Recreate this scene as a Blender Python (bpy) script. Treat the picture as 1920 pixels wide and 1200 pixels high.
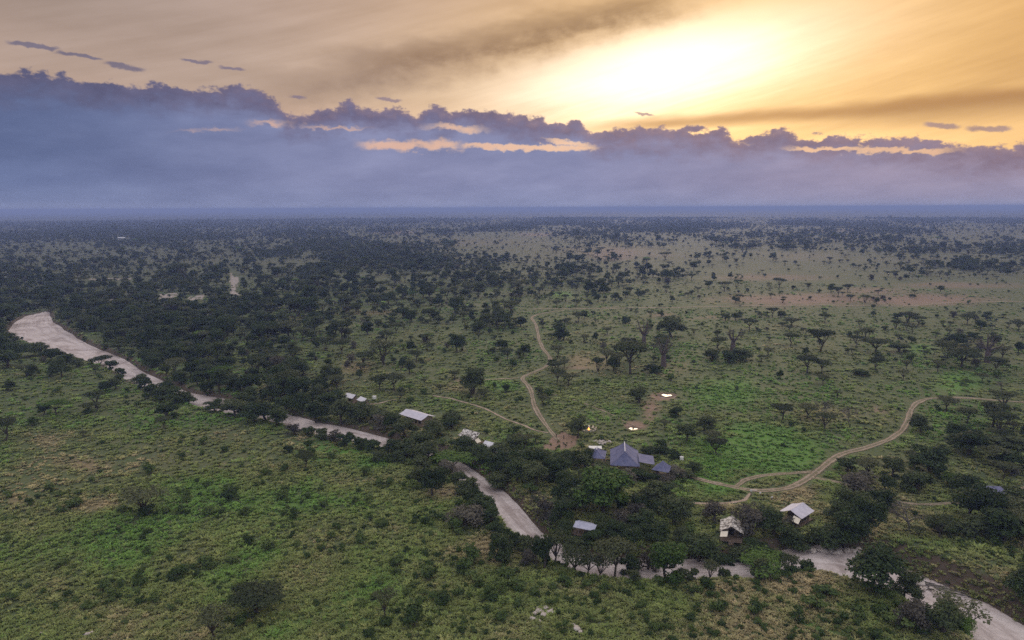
import bpy, bmesh, math, random
import numpy as np
from mathutils import Vector, Matrix

for o in list(bpy.data.objects):
    bpy.data.objects.remove(o)
R = math.radians
sc = bpy.context.scene
COL = sc.collection
rng = np.random.default_rng(7)
random.seed(7)

# ------------------------------------------------------------------ camera
CAM_H, FPX, HOR_Y, ROLL = 85.0, 1300.0, 390.0, -0.24
PITCH = math.degrees(math.atan((600 - HOR_Y) / FPX))
cam_d = bpy.data.cameras.new('camera'); cam = bpy.data.objects.new('camera', cam_d); COL.objects.link(cam)
cam_d.sensor_width = 36.0; cam_d.lens = FPX / 1920 * 36.0
cam_d.clip_start = 1.0; cam_d.clip_end = 250000
CAM_M = Matrix.Rotation(R(90 - PITCH), 4, 'X') @ Matrix.Rotation(R(ROLL), 4, 'Z')
CAM_M.translation = Vector((0, 0, CAM_H))
cam.matrix_world = CAM_M
sc.camera = cam
M3 = np.array(CAM_M.to_3x3())

def ray(px, py):
    px = np.asarray(px, float); py = np.asarray(py, float)
    v = np.stack([(px - 960) / FPX, (600 - py) / FPX, -np.ones_like(px)], -1)
    d = v @ M3.T
    return d / np.linalg.norm(d, axis=-1, keepdims=True)
def P(px, py, z=0.0):
    """photo pixel (1920 x 1200) -> place on the plane at height z"""
    d = ray(px, py); t = (z - CAM_H) / d[..., 2]
    return d[..., 0] * t, d[..., 1] * t
def AE(px, py):
    d = ray(px, py)
    return float(np.degrees(np.arctan2(d[0], d[1]))), float(np.degrees(np.arcsin(d[2])))
def PIX(x, y, z=0.0):
    v = np.stack([x, y, np.zeros_like(x) + z - CAM_H], -1) @ M3
    w = -v[..., 2]; ok = w > 1
    w = np.where(ok, w, 1e9)
    return np.where(ok, 960 + FPX * v[..., 0] / w, -9999), np.where(ok, 600 - FPX * v[..., 1] / w, 9999)

# ------------------------------------------------------------------ node expressions
class X:
    def __init__(s, nt, sock): s.nt, s.s = nt, sock
    def _m(s, op, *a, clamp=False):
        n = s.nt.nodes.new('ShaderNodeMath'); n.operation = op; n.use_clamp = clamp
        for i, v in enumerate((s,) + a):
            if isinstance(v, X): s.nt.links.new(v.s, n.inputs[i])
            else: n.inputs[i].default_value = v
        return X(s.nt, n.outputs[0])
    def __add__(s, o): return s._m('ADD', o)
    __radd__ = __add__
    def __sub__(s, o): return s._m('SUBTRACT', o)
    def __rsub__(s, o): return s._m('MULTIPLY_ADD', -1.0, o)
    def __mul__(s, o): return s._m('MULTIPLY', o)
    __rmul__ = __mul__
    def __truediv__(s, o): return s._m('DIVIDE', o)
    def exp(s): return s._m('EXPONENT')
    def abs(s): return s._m('ABSOLUTE')
    def min(s, o): return s._m('MINIMUM', o)
    def max(s, o): return s._m('MAXIMUM', o)
    def clamp(s): return s._m('ADD', 0.0, clamp=True)
    def ss(s, a, b):
        n = s.nt.nodes.new('ShaderNodeMapRange'); n.interpolation_type = 'SMOOTHSTEP'
        inv = a > b
        if inv: a, b = b, a
        n.inputs['From Min'].default_value = a; n.inputs['From Max'].default_value = b
        if inv: n.inputs['To Min'].default_value = 1; n.inputs['To Max'].default_value = 0
        s.nt.links.new(s.s, n.inputs['Value'])
        return X(s.nt, n.outputs[0])
def plug(nt, sock, v):
    if isinstance(v, X): nt.links.new(v.s, sock)
    elif isinstance(v, (tuple, list)) and len(v) == 3 and len(sock.default_value) == 4: sock.default_value = (*v, 1)
    else: sock.default_value = v
def mixc(nt, f, a, b, mode='MIX'):
    n = nt.nodes.new('ShaderNodeMix'); n.data_type = 'RGBA'; n.blend_type = mode
    n.clamp_factor = True
    plug(nt, n.inputs[0], f); plug(nt, n.inputs[6], a); plug(nt, n.inputs[7], b)
    return X(nt, n.outputs[2])
def noise(nt, vec, scale=1.0, detail=4.0, rough=0.55, lac=2.0, dist=0.0):
    n = nt.nodes.new('ShaderNodeTexNoise'); n.inputs['Scale'].default_value = scale
    n.inputs['Detail'].default_value = detail; n.inputs['Roughness'].default_value = rough
    n.inputs['Lacunarity'].default_value = lac; n.inputs['Distortion'].default_value = dist
    nt.links.new(vec.s, n.inputs['Vector'])
    return X(nt, n.outputs['Fac'])
def xyz(nt, a, b, c=0.0):
    n = nt.nodes.new('ShaderNodeCombineXYZ')
    for i, v in enumerate((a, b, c)): plug(nt, n.inputs[i], v)
    return X(nt, n.outputs[0])

# ------------------------------------------------------------------ world: sunset sky behind a cloud bank
SUN_AZ, SUN_EL = AE(1300, 118)
world = bpy.data.worlds.new('World'); sc.world = world; world.use_nodes = True
def build_world():
    nt = world.node_tree; nt.nodes.clear()
    tc = nt.nodes.new('ShaderNodeTexCoord')
    sp = nt.nodes.new('ShaderNodeSeparateXYZ'); nt.links.new(tc.outputs['Generated'], sp.inputs[0])
    dx, dy, dz = (X(nt, sp.outputs[i]) for i in range(3))
    D = 180 / math.pi
    az = dx._m('ARCTAN2', dy) * D
    el = dz._m('ARCSINE') * D
    # detail noise in direction space
    nb = noise(nt, xyz(nt, az * 0.55, el * 0.9, 3.1), 1.0, 5.0, 0.62)          # billows
    nf = noise(nt, xyz(nt, az * 0.16, el * 0.55, 7.7), 1.0, 3.0, 0.55)          # soft mottling
    ax, ay = math.cos(R(14)), math.sin(R(14))                                   # streak direction
    su = az * ax + el * ay; sv = el * ax - az * ay
    ns = noise(nt, xyz(nt, su * 0.07, sv * 0.8, 1.3), 1.0, 5.0, 0.6)            # combed cirrus
    def lin(e, a_, b_, c_):
        return (az * a_)._m('ADD', c_) if e is None else e._m('MULTIPLY_ADD', b_, az._m('MULTIPLY_ADD', a_, c_))
    def seg(p0, p1, th, e, soft=2.0):
        (a0, e0), (a1, e1) = AE(*p0), AE(*p1)
        L = math.hypot(a1 - a0, e1 - e0); ux, uy = (a1 - a0) / L, (e1 - e0) / L
        t = lin(e, ux / soft, uy / soft, -(a0 * ux + e0 * uy) / soft + .5)
        v = lin(e, -uy / th, ux / th, (a0 * uy - e0 * ux) / th)
        c0 = t._m('MULTIPLY_ADD', 1.0, 0.0, clamp=True); c1 = t._m('MULTIPLY_ADD', -1.0, L / soft + 1.0, clamp=True)
        q = (v * v)._m('MULTIPLY_ADD', -.45, 1.0, clamp=True)
        return q * q * c0 * c1
    # high clear part of the sky
    sky = nt.nodes.new('ShaderNodeTexSky'); sky.sky_type = 'NISHITA'; sky.sun_disc = False
    sky.sun_elevation = R(SUN_EL); sky.sun_rotation = R(SUN_AZ); sky.altitude = 1100; sky.dust_density = 2.0
    skyc = mixc(nt, 1.0, X(nt, sky.outputs[0]), (0.09, 0.09, 0.09), 'MULTIPLY')
    # thin high cloud, beige to the left and gold to the right of the sun
    tR = az.ss(-24, 30)
    veilc = mixc(nt, tR, (0.50, 0.350, 0.275), (0.63, 0.315, 0.085))
    back = az.abs().ss(55, 120)
    veilc = mixc(nt, back, veilc, (0.62, 0.64, 0.74))
    veilc = mixc(nt, el.ss(20, 48), veilc, (1.16, 1.11, 1.12))
    low = el.ss(9.5, 3.5)
    lowc = mixc(nt, az.ss(-14, 12), (0.76, 0.46, 0.34), (0.95, 0.54, 0.20))
    veilc = mixc(nt, low * az.abs().ss(60, 34), veilc, lowc)
    base = mixc(nt, 0.9, skyc, veilc)
    dusk = az.ss(-14, -34) * el.ss(8, 15) * az.ss(-90, -50)
    base = mixc(nt, dusk * 0.55, base, (0.24, 0.19, 0.165))
    # glow of the hidden sun
    def blob(px, py, su_, sv_, tilt):
        a0, e0 = AE(px, py); c, s = math.cos(R(tilt)), math.sin(R(tilt))
        da = az - a0; de = el + (ns - 0.5) * 2.2 - e0
        u = (da * c + de * s) / su_; v = (de * c - da * s) / sv_
        return ((u * u + v * v) * -1.0).exp()
    g1 = blob(1255, 128, 11.5, 3.0, 9.0); g2 = blob(1300, 130, 22.0, 8.0, 7.0)
    base = mixc(nt, 1.0, base, xyz(nt, g1 * 0.66 + g2 * 0.34, g1 * 0.74 + g2 * 0.235, g1 * 0.78 + g2 * 0.07), 'ADD')
    base = mixc(nt, 1.0, base, xyz(nt, ns * 0.42 + nf * 0.2 + 0.69, ns * 0.48 + nf * 0.22 + 0.65, ns * 0.55 + nf * 0.25 + 0.60), 'MULTIPLY')
    # dark streaks
    els = el + (nf - 0.5) * 2.4 + (nb - 0.5) * 1.5
    s1 = seg((480, 180), (1330, -30), 1.9, els, 10.0)
    base = mixc(nt, s1 * (ns * 0.8 + nb * 0.5), base, mixc(nt, az.ss(-12, 6), (0.32, 0.22, 0.170), (0.40, 0.235, 0.110)))
    s1b = seg((700, 118), (1200, 10), 1.0, els, 5.0)
    base = mixc(nt, s1b * nb * 0.8, base, (0.24, 0.140, 0.085))
    s2 = seg((1130, 236), (2100, 160), 0.55, el + (nf - 0.5) * 0.8, 9.0)
    base = mixc(nt, s2 * 0.7, base, (0.46, 0.225, 0.085))
    s3 = seg((1560, 226), (2300, 150), 0.9, el, 9.0)
    base = mixc(nt, s3 * 0.5, base, (0.40, 0.215, 0.10))
    # cumulus bank
    tops = [(-700, 200), (-300, 150), (0, 138), (60, 131), (100, 139), (160, 150), (250, 154), (330, 160), (400, 164), (470, 164),
            (515, 184), (540, 214), (600, 208), (640, 199), (656, 186), (672, 206), (705, 204), (745, 201), (785, 214), (800, 200), (850, 206),
            (905, 208), (950, 213), (1000, 220), (1050, 228), (1085, 226), (1112, 247), (1160, 245), (1200, 237), (1280, 240), (1330, 241),
            (1358, 234), (1382, 260), (1420, 251), (1462, 239), (1500, 258), (1550, 257), (1610, 255), (1700, 258), (1780, 263), (1850, 272),
            (1920, 272), (2300, 262), (2700, 240)]
    fc = nt.nodes.new('ShaderNodeFloatCurve'); cv = fc.mapping.curves[0]
    pts = []
    for x, y in tops:
        a, e = AE(x, y)
        if -59 < a < 59: pts.append(((a + 60) / 120, e / 16))
    pts = [(0.0, 0.45)] + pts + [(1.0, 0.45)]
    while len(cv.points) < len(pts): cv.points.new(0.5, 0.5)
    for p, (a, e) in zip(cv.points, pts): p.location = (a, e); p.handle_type = 'VECTOR'
    fc.mapping.update()
    azw = az + (nb - 0.5) * 1.2
    nt.links.new(((azw + 60) / 120).clamp().s, fc.inputs['Value'])
    top = X(nt, fc.outputs[0]) * 16.0
    nbig = noise(nt, xyz(nt, az * 0.95, el * 1.45, 5.5), 1.0, 5.0, 0.57)
    d = top - el + (nbig - 0.50) * 2.3
    alpha = d.ss(-0.14, 0.26)
    # loose wisps above the bank
    wis = None; elx = el + (nbig - 0.5) * 0.6
    for p0, p1, th in [((15, 78), (110, 92), .16), ((105, 98), (190, 110), .14), ((198, 119), (270, 130), .22), ((340, 112), (398, 118), .12), ((412, 127), (458, 131), .14),
                       ((545, 181), (572, 183), .13), ((705, 183), (752, 190), .16), ((1735, 233), (1800, 238), .2), ((1812, 242), (1895, 240), .2), ((1190, 212), (1225, 217), .1)]:
        w = seg(p0, p1, th, elx, 0.8); wis = w if wis is None else wis.max(w)
    # breaks through which the glow shows
    gap = None; elg = el + (nbig - 0.5) * 1.1 + (nb - 0.5) * 0.7
    for p0, p1, th, wt in [((680, 270), (870, 274), .46, 1.0), ((850, 274), (1110, 277), .28, .95), ((474, 231), (545, 233), .28, .8), ((325, 246), (455, 241), .20, .42), ((560, 234), (690, 240), .16, .55),
                       ((800, 236), (905, 242), .28, .75), ((1030, 262), (1105, 272), .22, .9), ((1480, 278), (1790, 282), .20, .85), ((1385, 268), (1400, 268), .16, .8)]:
        w = seg(p0, p1, th, elg, 2.6) * wt; gap = w if gap is None else gap.max(w)
    gapf = (gap * (nb * 1.9 + 0.05)).ss(0.10, 0.95)
    alpha = alpha * (1.0 - gapf * 0.88)
    base = mixc(nt, gapf * 0.65, base, (0.74, 0.44, 0.345))
    cumc = mixc(nt, az.ss(-34, -12), (0.120, 0.118, 0.205), (0.170, 0.148, 0.240))
    cumc = mixc(nt, az.ss(-10, 18), cumc, (0.265, 0.190, 0.245))
    cumc = mixc(nt, (d.ss(0.9, 0.0) * 0.28 * az.ss(-30, -5)), cumc, (0.48, 0.32, 0.31))
    cumc = mixc(nt, 1.0, cumc, xyz(nt, nb * 0.7 + 0.65, nb * 0.7 + 0.65, nb * 0.6 + 0.70), 'MULTIPLY')
    belly = mixc(nt, az.ss(-40, -4), (0.140, 0.178, 0.330), (0.255, 0.268, 0.430))
    belly = mixc(nt, az.ss(0, 34), belly, (0.350, 0.295, 0.400))
    belly = mixc(nt, el.ss(2.4, 0.0) * 0.35, belly, (0.275, 0.31, 0.48))
    belly = mixc(nt, el.ss(0.75, 0.0) * 0.4, belly, (0.33, 0.36, 0.52))
    belly = mixc(nt, az.abs().ss(60, 130), belly, (0.25, 0.28, 0.40))
    leftdark = az.ss(-22, -38) * el.ss(2.2, 4.2)
    belly = mixc(nt, leftdark * 0.6, belly, (0.095, 0.125, 0.245))
    deep = (d + (nf - 0.5) * 1.6).ss(0.2, 2.6)
    fold = noise(nt, xyz(nt, az * 0.22, el * 0.75 - az * 0.05, 12.3), 1.0, 4.0, .6)
    cloud = mixc(nt, deep, cumc, mixc(nt, 1.0, belly, xyz(nt, fold * .5 + .76, fold * .46 + .78, fold * .36 + .83), 'MULTIPLY'))
    cloud = mixc(nt, 1.0, cloud, xyz(nt, nf * 0.36 + 0.82, nf * 0.36 + 0.82, nf * 0.30 + 0.85), 'MULTIPLY')
    col = mixc(nt, (wis * (nb + .5)).ss(0.15, 0.85) * 0.75, base, cumc)
    col = mixc(nt, alpha, col, cloud)
    bg = nt.nodes.new('ShaderNodeBackground'); plug(nt, bg.inputs[0], col); bg.inputs[1].default_value = 1.0
    out = nt.nodes.new('ShaderNodeOutputWorld'); nt.links.new(bg.outputs[0], out.inputs[0])
build_world()
try: world.cycles.sampling_method = 'NONE'
except Exception: pass

# the sun, spread wide by the cloud it hides behind
sl = bpy.data.lights.new('sun', 'SUN'); sun = bpy.data.objects.new('sun', sl); COL.objects.link(sun)
sl.energy = 1.4; sl.angle = R(25); sl.color = (1.0, 0.80, 0.56)
sdir = Vector((math.sin(R(SUN_AZ)) * math.cos(R(SUN_EL)), math.cos(R(SUN_AZ)) * math.cos(R(SUN_EL)), math.sin(R(SUN_EL))))
sun.rotation_euler = sdir.to_track_quat('Z', 'Y').to_euler(); sun.location = (300, 900, 400)
vs = sc.view_settings
vs.view_transform = 'Standard'; vs.look = 'None'; vs.gamma = 1.0; vs.use_curve_mapping = False; vs.exposure = 0.0
cy = sc.cycles
cy.use_denoising = False; cy.max_bounces = 3; cy.diffuse_bounces = 2; cy.glossy_bounces = 1; cy.transmission_bounces = 2; cy.transparent_max_bounces = 8; cy.volume_bounces = 1
cy.use_adaptive_sampling = True; cy.adaptive_threshold = 0.01
try: cy.denoiser = 'OPENIMAGEDENOISE'; cy.denoising_input_passes = 'RGB_ALBEDO_NORMAL'
except Exception: pass

# ------------------------------------------------------------------ numpy helpers
def hash2(ix, iy, seed):
    U = np.uint64; M = U(0xffffffff)
    h = (ix.astype(np.int64).astype(U) * U(0x9E3779B1) + iy.astype(np.int64).astype(U) * U(0x85EBCA77) * U(3) + U(seed * 2654435761 + 12345)) & M
    for k in (0x7feb352d, 0x846ca68b, 0x2c1b3c6d):
        h = ((h ^ (h >> U(15))) * U(k)) & M
        h = ((h ^ (h >> U(13))) * U(0x297a2d39)) & M
    return ((h ^ (h >> U(16))) & U(0xffffff)).astype(np.float64) / float(0xffffff)
def vnoise(x, y, s, seed=0):
    x = x / s; y = y / s; ix = np.floor(x); iy = np.floor(y); fx = x - ix; fy = y - iy
    fx = fx * fx * (3 - 2 * fx); fy = fy * fy * (3 - 2 * fy)
    a = hash2(ix, iy, seed); b = hash2(ix + 1, iy, seed); c = hash2(ix, iy + 1, seed); d = hash2(ix + 1, iy + 1, seed)
    return (a * (1 - fx) + b * fx) * (1 - fy) + (c * (1 - fx) + d * fx) * fy
def fbm(x, y, s, seed=0, oct=3):
    t = 0; a = 1; n = 0
    for i in range(oct): t = t + a * vnoise(x, y, s / 2 ** i, seed + i * 17); n += a; a *= 0.5
    return t / n
def sstep(a, b, x):
    t = np.clip((x - a) / (b - a), 0, 1); return t * t * (3 - 2 * t)
def resample(pts, n):
    pts = np.asarray(pts, float); d = np.r_[0, np.cumsum(np.linalg.norm(np.diff(pts, axis=0), axis=1))]
    t = np.linspace(0, d[-1], n)
    return np.stack([np.interp(t, d, pts[:, 0]), np.interp(t, d, pts[:, 1])], 1)
def smooth(p, k=2):
    for _ in range(k): p[1:-1] = (p[:-2] + 2 * p[1:-1] + p[2:]) / 4
    return p
def dist_poly(x, y, pts, closed=False):
    best = np.full(x.shape, 1e18)
    n = len(pts)
    for i in range(n if closed else n - 1):
        a = pts[i]; b = pts[(i + 1) % n]; ab = b - a; L = max(ab @ ab, 1e-9)
        t = np.clip(((x - a[0]) * ab[0] + (y - a[1]) * ab[1]) / L, 0, 1)
        best = np.minimum(best, (x - a[0] - t * ab[0]) ** 2 + (y - a[1] - t * ab[1]) ** 2)
    return np.sqrt(best)
def inside(x, y, pts):
    r = np.zeros(x.shape, bool); n = len(pts)
    for i in range(n):
        a = pts[i]; b = pts[(i + 1) % n]
        if a[1] == b[1]: continue
        c = ((a[1] > y) != (b[1] > y)) & (x < (b[0] - a[0]) * (y - a[1]) / (b[1] - a[1]) + a[0])
        r ^= c
    return r
def PXL(pts, z=0.0):
    pts = np.asarray(pts, float); x, y = P(pts[:, 0], pts[:, 1], z); return np.stack([x, y], 1)

# ------------------------------------------------------------------ map of the place
near_px = [(50, 591), (28, 603), (18, 618), (34, 634), (52, 642), (80, 648), (112, 662), (165, 675), (212, 690), (240, 708), (262, 722), (292, 735), (330, 748), (380, 764), (440, 774), (525, 791),
           (560, 803), (620, 816), (700, 832), (735, 840), (780, 850), (828, 862), (850, 885), (885, 915), (925, 950), (955, 983), (985, 1010), (1030, 1048), (1075, 1072),
           (1130, 1081), (1200, 1084), (1290, 1083), (1370, 1084), (1440, 1080), (1500, 1070), (1540, 1062), (1580, 1078), (1615, 1096), (1660, 1110), (1715, 1124),
           (1745, 1142), (1790, 1166), (1830, 1197), (1880, 1240), (1960, 1310)]
far_px = [(88, 582), (96, 600), (116, 615), (140, 630), (166, 645), (200, 659), (236, 672), (262, 691), (300, 711), (330, 726), (370, 737), (420, 746), (480, 760), (530, 772),
          (590, 787), (640, 799), (700, 812), (735, 824), (800, 838), (850, 854), (872, 868), (900, 886), (925, 905), (950, 926), (975, 950), (990, 968), (1002, 986), (1022, 1005),
          (1060, 1022), (1120, 1040), (1200, 1047), (1300, 1049), (1380, 1046), (1450, 1034), (1510, 1022), (1560, 1020), (1612, 1022), (1650, 1040), (1690, 1066), (1725, 1078),
          (1762, 1090), (1805, 1106), (1850, 1126), (1890, 1150), (1920, 1172), (1990, 1225), (2080, 1300)]
bank_n = smooth(resample(PXL(near_px, -1.0), 150), 3); bank_f = smooth(resample(PXL(far_px, -1.0), 150), 3)
jn = np.arange(150)
bank_n[:, 0] += 1.6 * (vnoise(jn, jn * 0, 3.0, 5) - .5); bank_n[:, 1] += 1.6 * (vnoise(jn, jn * 0, 3.0, 6) - .5)
bank_f[:, 0] += 1.8 * (vnoise(jn, jn * 0, 3.0, 8) - .5); bank_f[:, 1] += 1.8 * (vnoise(jn, jn * 0, 3.0, 9) - .5)
river_poly = np.concatenate([bank_n, bank_f[::-1]])
BANK_TERRACE = P(1830, 1075)

def river_sd(x, y):
    """signed distance to the river bed's edge, negative inside"""
    sd = np.full(x.shape, 99.0)
    m = (x > river_poly[:, 0].min() - 30) & (x < river_poly[:, 0].max() + 30) & (y > river_poly[:, 1].min() - 30) & (y < river_poly[:, 1].max() + 30)
    ix = np.where(m)[0]
    if len(ix):
        xs, ys = x[ix], y[ix]
        dd = dist_poly(xs, ys, river_poly[::2], True)
        dd = np.where(inside(xs, ys, river_poly), -dd, dd)
        sd[ix] = np.clip(dd, -99, 99)
    return sd
def ground_z(x, y, sd=None):
    if sd is None: sd = river_sd(x, y)
    r = np.hypot(x, y)
    z = 0.5 * (fbm(x, y, 9.0, 3) - .5) * sstep(2500, 900, r) + 2.2 * (fbm(x, y, 90, 11) - .5) * sstep(50, 300, r) * sstep(8000, 3000, r)
    ter = np.exp(-(((x - BANK_TERRACE[0]) / 55) ** 2 + ((y - BANK_TERRACE[1]) / 30) ** 2))
    z = z + 3.0 * ter
    w = 2.6 + 4.5 * ter + 1.2 * vnoise(x, y, 7.0, 21)
    k = sstep(0, 1, (w - sd) / (w + 0.6))
    return z * (1 - k) + (-2.6) * k

tracks = {   # photo pixels, width in metres, kind
    'north': ([(1160, 576), (1060, 582), (1025, 587), (1000, 592), (996, 597), (1005, 608), (1008, 622), (1011, 640), (1018, 655), (1030, 668), (1034, 680), (1015, 692), (990, 702), (974, 708),
               (984, 716), (993, 726), (998, 742), (1001, 762), (1012, 782), (1022, 796), (1034, 812), (1046, 826)], 3.6, 'road'),
    'spur': ([(974, 708), (940, 710), (905, 712), (850, 714)], 2.0, 'foot'),
    'far': ([(1000, 580), (1120, 579), (1230, 578), (1330, 576), (1420, 573), (1560, 573), (1700, 574), (1750, 569), (1820, 566), (1930, 566)], 6.0, 'road'),
    'east': ([(1270, 884), (1300, 895), (1340, 904), (1375, 911), (1405, 919), (1440, 919), (1480, 913), (1512, 898), (1535, 881), (1556, 863), (1580, 848), (1620, 839), (1662, 826), (1690, 809),
              (1703, 788), (1706, 772), (1716, 757), (1742, 747), (1800, 747), (1880, 752), (1990, 758)], 4.0, 'road'),
    'loop': ([(1380, 911), (1396, 898), (1430, 889), (1480, 886), (1532, 883)], 3.4, 'road'),
    'service': ([(1520, 893), (1580, 904), (1632, 918), (1655, 931), (1690, 943), (1722, 947), (1775, 944), (1820, 940), (1866, 938), (1890, 924), (1935, 908)], 2.6, 'road'),
    'camp': ([(1407, 924), (1396, 938), (1360, 943), (1320, 943), (1270, 941)], 1.8, 'foot'),
    'ridge': ([(812, 741), (845, 747), (880, 757), (915, 770), (950, 788), (985, 800), (1004, 809), (1028, 813)], 1.9, 'foot'),
    'tent': ([(676, 758), (710, 755), (742, 747)], 1.7, 'foot'),
    'deck': ([(962, 846), (985, 850), (1006, 853)], 1.6, 'foot'),
    'waterhole': ([(1015, 734), (1060, 745), (1105, 760), (1150, 781), (1172, 793), (1190, 800)], 1.2, 'faint'),
}
track_xy = {k: smooth(resample(PXL(v[0]), 24 + 3 * len(v[0])), 2) for k, v in tracks.items()}
def track_d(x, y):
    best = np.full(x.shape, 999.0)
    for k, p in track_xy.items():
        if tracks[k][2] == 'faint': continue
        m = (x > p[:, 0].min() - 8) & (x < p[:, 0].max() + 8) & (y > p[:, 1].min() - 8) & (y < p[:, 1].max() + 8)
        ix = np.where(m)[0]
        if len(ix): best[ix] = np.minimum(best[ix], dist_poly(x[ix], y[ix], p) - tracks[k][1] / 2)
    return best
clearing = PXL([(1018, 846), (1025, 832), (1038, 818), (1056, 812), (1084, 820), (1082, 840), (1062, 846)])

def blobs(px, py, lst):
    v = np.zeros(px.shape)
    for (cx, cy, rx, ry, w) in lst:
        v = np.maximum(v, w * np.exp(-(((px - cx) / rx) ** 2 + ((py - cy) / ry) ** 2)))
    return v
LUSH = [(1420, 842, 110, 46, 1.35), (1340, 872, 80, 26, 1.2), (1370, 735, 75, 30, .8), (1790, 720, 55, 22, .8), (1720, 655, 40, 14, .6), (640, 850, 110, 40, .65), (560, 790, 80, 14, .6), (800, 960, 120, 60, .5),
        (930, 720, 50, 14, .6), (1340, 915, 60, 14, .8), (1480, 900, 60, 8, .6), (300, 640, 20, 8, .5), (1050, 553, 28, 8, .8), (250, 460, 60, 8, .35), (640, 1150, 200, 60, .45), (1560, 1150, 140, 40, .45),
        (1090, 900, 30, 10, .5), (1820, 800, 100, 30, .35), (520, 950, 90, 50, .5), (1500, 1180, 120, 30, .5), (820, 860, 60, 20, .6), (1640, 1180, 80, 40, .5), (1240, 715, 60, 20, .3), (1780, 665, 30, 10, .6)]
DRY = [(150, 870, 60, 14, .9), (90, 830, 40, 16, .6), (190, 945, 70, 18, .7), (40, 940, 40, 30, .6), (830, 925, 40, 14, 1), (900, 1030, 50, 30, .9), (660, 690, 60, 22, .6), (520, 725, 40, 14, .7), (700, 585, 90, 9, .6),
       (540, 595, 60, 10, .6), (1100, 680, 60, 22, .7), (1250, 690, 60, 30, .5), (1560, 780, 80, 20, .5), (860, 720, 60, 18, .5), (1500, 920, 40, 14, .7), (1340, 948, 50, 8, .8), (1350, 1110, 60, 14, .7), (980, 1110, 50, 16, .6),
       (260, 1150, 90, 16, .5), (240, 740, 40, 20, .3), (1480, 650, 80, 30, .3), (1600, 700, 60, 30, .3), (780, 800, 30, 8, .5), (1500, 1100, 60, 18, .5), (1650, 770, 70, 30, .35), (1200, 520, 200, 40, .35), (420, 870, 40, 10, .5), (1880, 890, 40, 14, .4),
       (880, 455, 200, 14, .5), (1150, 470, 140, 16, .7), (1500, 480, 120, 16, .5)]
SOIL = [(1500, 562, 230, 18, .75), (1720, 562, 200, 15, .75), (1440, 520, 170, 11, .6), (1640, 545, 120, 11, .6), (1150, 478, 60, 14, .9), (1220, 480, 120, 8, .5), (740, 436, 70, 5, .7), (1010, 440, 60, 5, .7), (1590, 432, 60, 5, .6),
        (1235, 590, 60, 10, .5), (1640, 770, 40, 18, .45), (1245, 742, 34, 11, .95), (1225, 765, 26, 22, .75), (1190, 800, 24, 10, .9), (1850, 940, 60, 12, .8), (1220, 785, 25, 15, .6), (870, 600, 70, 8, .3), (1080, 690, 50, 9, .5),
        (180, 885, 30, 10, .35), (1800, 535, 180, 10, .6), (1540, 720, 30, 10, .3), (1340, 596, 100, 6, .5)]
SANDP = [[(432, 510), (438, 520), (447, 520), (446, 532), (440, 545), (453, 553), (430, 553), (434, 540), (431, 528)], [(298, 549), (335, 548), (330, 557), (300, 561)], [(352, 557), (384, 551), (380, 560), (356, 563)],
         [(195, 561), (226, 558), (215, 564)], [(168, 522), (245, 521), (246, 524), (170, 525)], [(1235, 738), (1262, 738), (1268, 744), (1240, 746)]]

# ------------------------------------------------------------------ mesh helpers
def mesh_np(name, verts, faces_flat, nper, mats=(), smooth_=True):
    me = bpy.data.meshes.new(name); v = np.asarray(verts, np.float32); f = np.asarray(faces_flat, np.int32).ravel()
    nf = len(f) // nper
    me.vertices.add(len(v)); me.vertices.foreach_set('co', v.ravel())
    me.loops.add(len(f)); me.loops.foreach_set('vertex_index', f)
    me.polygons.add(nf); me.polygons.foreach_set('loop_start', np.arange(nf, dtype=np.int32) * nper)
    try: me.polygons.foreach_set('loop_total', np.full(nf, nper, np.int32))
    except Exception: pass
    me.polygons.foreach_set('use_smooth', np.full(nf, smooth_, bool))
    for m in mats: me.materials.append(m)
    me.update(calc_edges=True); me.validate()
    return me
def fattr(me, name, vals):
    a = me.attributes.new(name, 'FLOAT', 'POINT'); a.data.foreach_set('value', np.asarray(vals, np.float32))
def link(name, me, parent=None, **props):
    o = bpy.data.objects.new(name, me); COL.objects.link(o)
    if parent is not None: o.parent = parent
    for k, v in props.items(): o[k] = v
    return o
def material(name):
    m = bpy.data.materials.new(name); m.use_nodes = True; nt = m.node_tree; nt.nodes.clear()
    out = nt.nodes.new('ShaderNodeOutputMaterial'); b = nt.nodes.new('ShaderNodeBsdfPrincipled')
    nt.links.new(b.outputs[0], out.inputs[0]); b.inputs['Roughness'].default_value = 0.85
    b.inputs['Specular IOR Level'].default_value = 0.2
    return m, nt, b, out
def attr(nt, name, kind='GEOMETRY'):
    n = nt.nodes.new('ShaderNodeAttribute'); n.attribute_name = name; n.attribute_type = kind
    return X(nt, n.outputs['Fac'])
def objco(nt, kind='Object'):
    n = nt.nodes.new('ShaderNodeTexCoord'); return X(nt, n.outputs[kind])
def geopos(nt):
    n = nt.nodes.new('ShaderNodeNewGeometry'); return X(nt, n.outputs['Position'])
def objrand(nt):
    n = nt.nodes.new('ShaderNodeObjectInfo'); return X(nt, n.outputs['Random'])
def bump(nt, b, h, strength, dist):
    n = nt.nodes.new('ShaderNodeBump'); n.inputs['Strength'].default_value = strength; n.inputs['Distance'].default_value = dist
    nt.links.new(h.s, n.inputs['Height']); nt.links.new(n.outputs[0], b.inputs['Normal'])

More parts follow.
